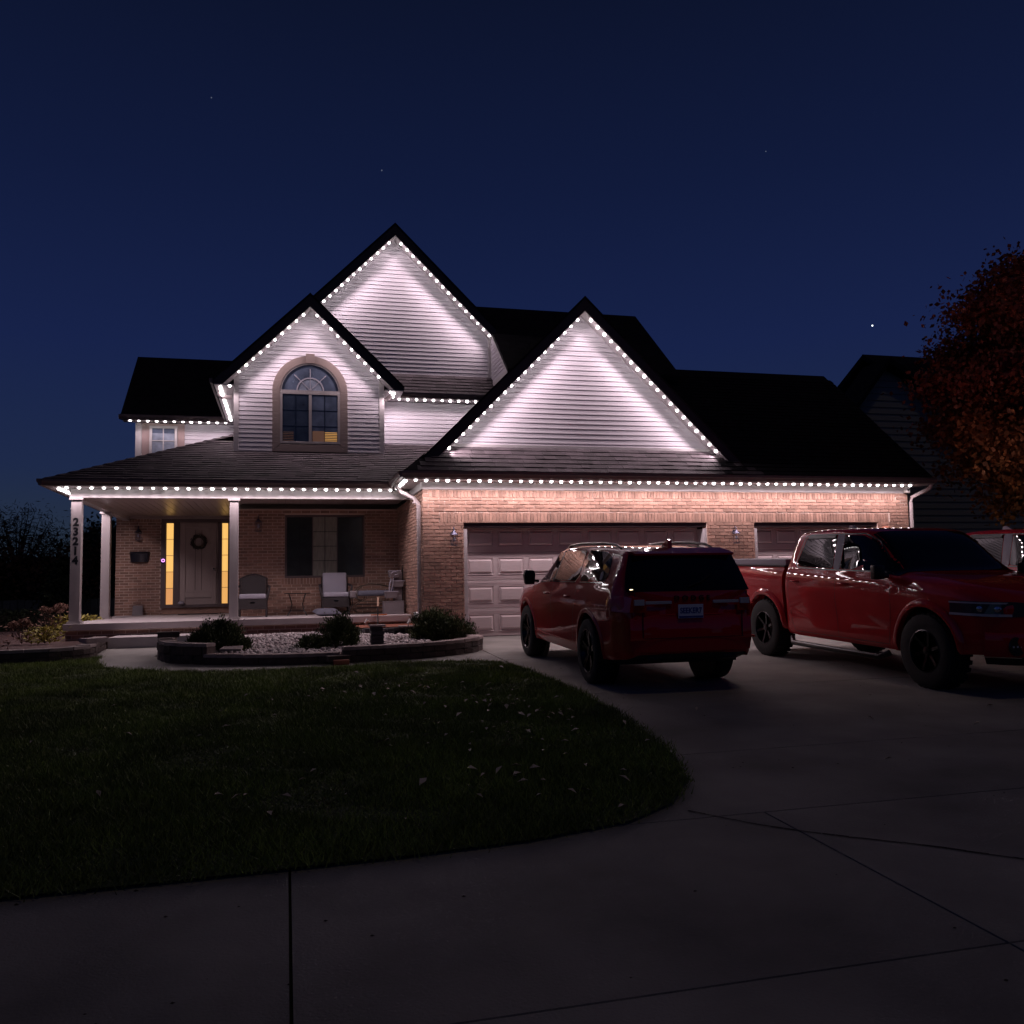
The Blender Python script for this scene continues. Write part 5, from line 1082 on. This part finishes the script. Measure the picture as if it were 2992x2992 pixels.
for sd in (-1, 1):
    cab.patch('side_window', [(-.06, 1.315), (-.80, 1.33), (-.90, 1.37), (-.82, 1.72), (-.74, 1.745), (-.14, 1.75)], M['car_glass'], TR, sd, .006)
    cab.patch('side_window', [(1.03, 1.30), (.10, 1.31), (.04, 1.75), (.40, 1.735), (.62, 1.65)], M['car_glass'], TR, sd, .006)
    cab.patch('pillar_trim', [(.085, 1.30), (-.045, 1.305), (-.125, 1.765), (.025, 1.765)], M['tonneau'], TR, sd, .007)
    seam(cab, TR, [(.02, 1.31), (-.05, 1.765)], sd, M['black'], .012, 'pillar_gap')
    cab.patch('window_visor', [(-.15, 1.715), (-.78, 1.715), (-.76, 1.755), (-.14, 1.762)], M['black'], TR, sd, .022, .015)
    seam(cab, TR, [(1.08, 1.285), (-.05, 1.295), (-.85, 1.315), (-.94, 1.37), (-.86, 1.74), (-.74, 1.765), (.42, 1.76), (.68, 1.66), (1.06, 1.30)], sd, M['ctrim'], .018, 'window_seal')
    seam(cab, TR, [(-1.03, 1.27), (-1.06, .9), (-.98, .55), (-.90, .42)], sd); seam(cab, TR, [(.06, 1.27), (.04, .9), (.08, .43)], sd); seam(cab, TR, [(1.12, 1.24), (1.12, .9), (1.06, .43)], sd); seam(cab, TR, [(-.90, .43), (1.06, .43)], sd)
    seam(cab, TR, [(1.3, .98), (.2, 1.02), (-.9, 1.03)], sd, M['red'], .022, 'body_crease')
    for y in (-.88, .22):
        xx = cab.side_x(y, 1.12); MB().tube([(sd*xx, y-.08, 1.12), (sd*(xx+.035), y-.06, 1.123), (sd*(xx+.035), y+.08, 1.123), (sd*xx, y+.10, 1.12)], .014, 8).build('door_handle', M['red'], TR, smooth=60)
    MB().tube([(sd*.90, -1.02, .33), (sd*.97, -.9, .27), (sd*.97, .95, .27), (sd*.90, 1.05, .33)], .036, 8).build('running_board', M['ctrim'], TR, smooth=60)
    arch_lip(bed, TR, -1.7, sd, .485, .43, M['red'], .08, .035); arch_lip(cab, TR, 1.7, sd, .485, .43, M['red'], .08, .035)
    for yw in (1.7, -1.7): wheel(TR, sd*.83, yw, .415, .415, .28, sd, 6, .58, False, True)
    b = MB(); b.box((sd*.99, 1.03, 1.20), (sd*1.13, 1.12, 1.37)); b.tube([(sd*.90, 1.06, 1.24), (sd*1.04, 1.07, 1.24)], .03, 6); b.build('side_mirror', M['black'], TR, bevel=.018, smooth=40)
    # headlamp wrapping the nose corner
    V = []; 
    LY = (2.10, 2.24, 2.36, 2.46, 2.54, 2.60, 2.66)
    for y_ in LY: V += [(sd*(cab.side_x(y_, .86)+.010), y_, .845), (sd*(cab.side_x(y_, .98)+.010), y_, 1.0)]
    V += [(sd*.44, 2.755, .865), (sd*.44, 2.75, .975)]
    hl = MB().add(V, [(2*i, 2*i+1, 2*i+3, 2*i+2) for i in range(7)]).build('headlamp', M['head'], TR)
    for yy in (2.44, 2.58): MB().lathe([(0, 0), (.038, 0), (.03, .02), (0, .028)], 14, 'x', (0, 0, 0)).build('projector', M['chrome'], hl, smooth=50, loc=(sd*(cab.side_x(yy, .92)+.004), yy, .925), rot=(0, 0, sd*R_(35)+(0 if sd > 0 else math.pi)))
    for zz, ww in ((.862, .026), (.985, .016)):
        sb = MB()
        for a_, c_ in zip(LY[:-1], LY[1:]): sb.add([(sd*(cab.side_x(a_, zz)+.020), a_, zz-ww/2), (sd*(cab.side_x(c_, zz)+.020), c_, zz-ww/2), (sd*(cab.side_x(c_, zz)+.020), c_, zz+ww/2), (sd*(cab.side_x(a_, zz)+.020), a_, zz+ww/2)], [(0, 1, 2, 3)])
        sb.build('lamp_strip', M['reverse'], hl)
    MB().lathe([(0, 0), (.10, 0), (.09, .02), (0, .02)], 16, 'y', (sd*.66, 2.68, .55)).build('fog_lamp', M['black'], TR, scale=(1, 1, 1))
    b = MB()
    for k in range(3): b.box((sd*(.61+.05*k), 2.70, .54), (sd*(.63+.05*k), 2.706, .56))
    b.build('fog_led', M['reverse'], TR)
b = MB()
def nose(zs, hw, ys_, name, m_):
    V = []; n = 8
    for z, h_, y_ in zip(zs, hw, ys_):
        for j in range(-n, n+1): t = j/n; V.append((h_*t, y_-.30*abs(t)**4, z))
    k = 2*n+1; F = [(i*k+j, i*k+j+1, i*k+k+j+1, i*k+k+j) for i in range(len(zs)-1) for j in range(k-1)]; return MB().add(V, F).build(name, m_, TR, smooth=40)
nose([.42, .44, .60, .68, .70], [.80, .86, .88, .86, .80], [2.66, 2.76, 2.80, 2.78, 2.70], 'front_bumper', M['red'])
nose([.34, .42], [.74, .80], [2.66, 2.70], 'air_dam', M['ctrim'])
nose([.70, .72, .84, .99, 1.02], [.42, .43, .44, .43, .42], [2.74, 2.775, 2.785, 2.77, 2.72], 'grille', M['black'])
nose([.70, .78, .84], [.80, .82, .80], [2.70, 2.735, 2.72], 'nose_panel', M['red'])
cab.top_patch('windscreen', 1.22, .54, 1.0, 1.0, M['car_glass'], TR)
face([1.36, 1.70], [.62, .60], [-1.175, -1.125], 'rear_window', M['car_glass'], parent=TR)
MB().prism([(-.02, -.70, 1.84), (-.02, -.92, 1.835), (-.02, -.89, 1.90), (-.02, -.83, 1.91)], (.05, 0, 0)).build('roof_antenna', M['tonneau'], TR, bevel=.008)
wh = MB(); wh.box((-.64, -2.6, .42), (.64, 2.4, .62)); 
for yw in (1.7, -1.7): wh.box((-.66, yw-.46, .45), (.66, yw+.46, .86))
wh.box((-.6, -1.25, .45), (.6, -1.1, 1.1)); wh.build('chassis', M['black'], TR)
T3 = dup(TR, (11.02, -5.35, g(-5.35)), None, 'another red pickup mostly hidden behind the nearer one at the right edge')

# ================================================================= SURROUNDINGS
# neighbouring house on the right
NH = thing('neighbour_house', 'dark unlit neighbouring house with a steep gable behind the maple', 'house')
def z_at(a, b, t): return a+(b-a)*t
AXN, AZN = 17.15, 7.42
b = MB(); b.prism([(14.75, 6, -.1), (27, 6, -.1), (27, 6, 6.2), (19.2, 6, 6.2), (AXN+.1, 6, AZN-.3), (15.0, 6, 4.72), (14.75, 6, 4.4)], (0, .9, 0)); nw = b.build('wall', M['ndark'], NH)
MB().box((16.2, 6.9, -.1), (27, 14, 5.0)).build('wall', M['ndark'], NH)
for k in range(34):
    z = .6+k*.2; hl_ = lambda zz: 14.77 if zz < 4.4 else 14.77+(zz-4.4)*.84
    x1 = 27 if z < 6.0 else AXN+(AZN-.3-z)*1.6
    if x1-hl_(z) > .2: MB().add([(hl_(z), 6, z), (x1, 6, z), (x1, 5.97, z), (hl_(z), 5.97, z), (hl_(z+.2), 5.995, z+.2), (x1 if z < 5.9 else x1-.32, 5.995, z+.2)], [(0, 1, 2, 3), (3, 2, 5, 4)]).build('siding_board', M['ndark'], nw, fix=False)
for P in ([(AXN, 5.65, AZN), (14.3, 5.65, AZN-2.85*1.2), (14.3, 6.9, AZN-2.85*1.2), (AXN, 6.9, AZN)], [(AXN, 5.65, AZN), (19.5, 5.65, AZN-2.35*.55), (19.5, 6.9, AZN-2.35*.55), (AXN, 6.9, AZN)], [(AXN, 6.9, AZN+.42), (29, 6.9, AZN+.42), (29, 5.4, 6.1), (19.0, 5.4, 6.1), (AXN+.05, 6.3, AZN)], [(AXN, 6.9, AZN+.40), (29, 6.9, AZN+.40), (29, 12, 4.6), (AXN-.5, 12, 4.6)]):
    MB().prism(P, (0, 0, -.18)).build('roof', M['roof'], NH)
MB().box((20.5, 5.95, 1.0), (22.3, 5.99, 2.3)).build('window', M['glass'], NH)

def tree(name, label, loc, trunk_h, crown, n, leaf, sz, bark=M['twig'], seed=1, clump=26, branches=9, el=1.6, sparse=1.0, cat='tree', group=None, tr=.16):
    rs = np.random.default_rng(seed); T = thing(name, label, cat, loc, 0, group); b = MB(); rr = random.Random(seed)
    b.tube([(0, 0, -.1), (.05, .03, trunk_h*.5), (0, .08, trunk_h), (.05, .05, trunk_h+crown[2]*.8)], [tr, tr*.8, tr*.65, tr*.25], 10); tips = []
    cz = trunk_h+crown[2]*.75
    for i in range(branches*3):
        a = rr.uniform(0, 6.283); el_ = rr.uniform(-.35, 1.35); q = rr.uniform(.75, 1.02)
        e_ = V3((crown[0]*q*math.cos(a)*math.cos(el_), crown[1]*q*math.sin(a)*math.cos(el_), cz+crown[2]*q*math.sin(el_))); s_ = V3((0, .05, trunk_h*rr.uniform(.8, 1)+max(0, el_)*crown[2]*.4)); mid = s_.lerp(e_, .5)+V3((0, 0, .15*crown[2]*rr.uniform(-.5, 1)))
        b.tube([s_, mid, e_], [tr*.32, tr*.16, tr*.04], 5)
        for k in range(4):
            t_ = rr.uniform(.35, .95); p = s_.lerp(mid, t_*2) if t_ < .5 else mid.lerp(e_, t_*2-1); q2 = p+V3((rr.gauss(0, 1), rr.gauss(0, 1), rr.gauss(.4, .8)))*.15*crown[0]; b.tube([p, q2], [tr*.1, tr*.02], 4); tips.append(q2)
        tips.append(e_)
    b.build('trunk', bark, T, smooth=70)
    C0 = []
    for p in tips:
        m_ = int(n/len(tips)*rs.uniform(.4, 1.6)); s2 = clump/100*crown[0]*rs.uniform(.6, 1.2)
        C0.append(np.array(p)+rs.normal(0, 1, (m_, 3))*np.array([s2, s2, s2*.7]))
    C0 = np.concatenate(C0); leaves('crown', C0, rs.uniform(sz*.6, sz*1.3, len(C0)), leaf, T, el)
    return T
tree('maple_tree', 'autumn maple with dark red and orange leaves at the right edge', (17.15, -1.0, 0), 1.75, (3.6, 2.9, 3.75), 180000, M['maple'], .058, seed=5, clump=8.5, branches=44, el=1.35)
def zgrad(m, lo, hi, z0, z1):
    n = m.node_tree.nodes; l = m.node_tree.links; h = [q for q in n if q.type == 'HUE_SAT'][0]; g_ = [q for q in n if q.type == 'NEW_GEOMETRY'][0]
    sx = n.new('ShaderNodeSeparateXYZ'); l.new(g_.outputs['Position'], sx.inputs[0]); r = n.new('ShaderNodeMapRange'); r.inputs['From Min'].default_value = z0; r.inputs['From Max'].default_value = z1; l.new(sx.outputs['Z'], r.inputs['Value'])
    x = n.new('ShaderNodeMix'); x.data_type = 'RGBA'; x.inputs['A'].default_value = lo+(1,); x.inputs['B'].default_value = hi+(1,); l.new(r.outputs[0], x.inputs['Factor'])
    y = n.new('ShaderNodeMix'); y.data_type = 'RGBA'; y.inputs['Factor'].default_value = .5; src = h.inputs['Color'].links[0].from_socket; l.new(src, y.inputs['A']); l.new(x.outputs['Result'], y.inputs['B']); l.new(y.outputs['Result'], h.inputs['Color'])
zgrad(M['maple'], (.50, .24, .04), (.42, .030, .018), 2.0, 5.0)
M['conif'] = mat('dark_conifer', (.020, .028, .012), .8, var=.4, rnd=.4); M['bare'] = mat('bare_twigs', (.035, .035, .028), .9, rnd=.3); M['dullred'] = mat('dull_red_foliage', (.050, .018, .010), .8, rnd=.4, var=.4)
tree('bare_tree', 'bare twiggy tree against the low sky at the far left', (-10.2, 22, -.1), 1.0, (2.6, 2.2, 2.0), 5200, M['bare'], .10, seed=11, clump=14, branches=16, el=7)
tree('bare_tree', 'second bare tree just left of the house number post', (-8.2, 24, -.1), .9, (1.7, 1.6, 1.8), 3200, M['bare'], .10, seed=12, clump=14, branches=12, el=7)
tree('shrubby_tree', 'low dull red tree below the bare tree at the left edge', (-9.6, 17.5, -.2), .3, (2.4, 1.6, 1.2), 9000, M['dullred'], .09, seed=13, clump=24, branches=10)
tree('shrubby_tree', 'dark brown leafy tree left of the front porch post', (-7.2, 19, -.2), .4, (1.8, 1.5, 1.4), 8000, M['dullred'], .08, seed=14, clump=24, branches=10)
tree('conifer_tree', 'dark evergreen seen between the two left porch posts', (-6.1, 21, -.1), .8, (1.6, 1.3, 2.0), 9000, M['conif'], .09, seed=15, clump=22, branches=10)
tree('conifer_tree', 'small dark conical evergreen beside the left bed', (-6.25, 12, -.05), .1, (.5, .5, 1.1), 5000, M['conif'], .06, seed=16, clump=28, branches=8, tr=.05)
for i in range(5):
    tag(MB().add([(-30+i*7, 40, -.1), (-23.4+i*7, 40, -.1), (-23.4+i*7, 40, 2.0), (-30+i*7, 40, 2.0)], [(0, 1, 2, 3)]).build('x', M['ndark']), 'x', 'x') if 0 else None
b = thing('distant_house', 'dark low house far behind the yard left of the porch', 'house', (-9.5, 33, -.1))
MB().box((-4, 0, 0), (5, 5, 1.7)).build('wall', M['ndark'], b); MB().prism([(-4.4, -.3, 1.65), (-4.4, 5.3, 1.65), (-4.4, 2.5, 3.1)], (9.8, 0, 0)).build('roof', M['roof'], b)
for x in (-2.6, .2, 2.8): MB().box((x, -.03, .7), (x+.8, .02, 1.3)).build('window', M['glass_dim'], b)
b = thing('yard_fence', 'pale grey board fence across the back yards at the left', 'fence', (-14, 14.5, -.1))
for i in range(46):
    MB().box((.21*i, 0, 0), (.21*i+.195, .03, .92+random.uniform(-.01, .01))).build('fence_board', M['fence'] if 'fence' in M else M.setdefault('fence', mat('weathered_fence', (.075, .08, .09), .9, rnd=.2, var=.2)), b)
b = thing('hedge', 'dark low hedge beyond the flower bed at the left', 'hedge', (-7.0, 9.2, -.05)); n_ = 16000
C0 = np.stack([rng.uniform(-3.2, 1.4, n_), rng.uniform(-.5, .5, n_), rng.uniform(0, .62, n_)+rng.normal(0, .03, n_)], 1); leaves('foliage', C0, rng.uniform(.03, .055, n_), M['conif'], b, 2)
MB().box((-3.1, -.4, 0), (1.3, .4, .5)).build('branches', M['soil'], b)
for i, (x, y, w, h_, lb) in enumerate(((-26, -58, 16, 6.5, 'dark house across the street behind the viewer, left'), (-3, -60, 17, 7, 'dark house straight across the street behind the viewer'), (21, -58, 16, 6.5, 'dark house across the street behind the viewer, right'), (44, -55, 15, 6.5, 'dark house across the street farthest to the right'))):  # unseen street side, added to block low sky and darken reflections
    b = thing('street_house', lb, 'house', (x, y, -1), 0, None)
    MB().box((-w/2, -9, 0), (w/2, 0, h_)).build('wall', M['siding_dark'] if 'siding_dark' in M else M.setdefault('siding_dark', mat('far_siding', (.10, .09, .09), .9)), b)
    MB().prism([(-w/2-.5, .6, h_-.1), (-w/2-.5, -9.6, h_-.1), (-w/2-.5, -4.5, h_+4)], (w+1, 0, 0)).build('roof', M['roof'], b)
    for x_ in (-5, -1, 3):
        for z_ in (1, 4): MB().box((x_, -.02, z_), (x_+1.4, .05, z_+1.4)).build('window', M['glass'], b)
for i, (x, y, lb) in enumerate(((-16, -40, 'street tree behind the viewer on the left'), (9, -42, 'street tree behind the viewer near the centre'), (32, -40, 'street tree behind the viewer on the right'))):  # unseen trees added with these houses to screen the low sky
    tree('street_tree', lb, (x, y, -.9), 3, (4, 4, 4), 9000, M['conif'], .22, seed=30+i, clump=20, branches=10, tr=.25)
T = thing('solar_light', 'tiny glowing solar stake light in the back yard between the porch posts', 'garden light', (-4.90, 15, -.05)); MB().tube([(0, 0, 0), (0, 0, .95)], .012, 6).build('stake', M['iron'], T); MB().lathe([(0, .88), (.04, .9), (.04, .97), (0, .98)], 8).build('lamp', M['green_dot'], T)
for (x, y, z), r, mm, lb in (((306.96, 384, 137.7), .40, 'star', 'bright white planet low in the sky above the neighbouring roof'), ((-115.7, 384, 86.2), .32, 'star_dim', 'faint star low at the left edge of the sky'), ((43.4, 384, 197.8), .35, 'star_dim', 'faint star above the tallest gable'), ((247.2, 384, 229.3), .3, 'star_dim', 'faint star high above the garage gable'), ((-33.1, 384, 224.1), .3, 'star_dim', 'faint star high in the upper left sky')):
    q = MB().lathe([(0, -1), (.5, -.85), (.87, -.5), (1, 0), (.87, .5), (.5, .85), (0, 1)], 10); tag(q.build('star', M[mm] if mm == 'star' else M['star_dim'], loc=(x, y, z), scale=(r, r, r)), lb, 'star')
print('lights', nb, 'separate shingles', nsh, 'objects', len(bpy.data.objects))
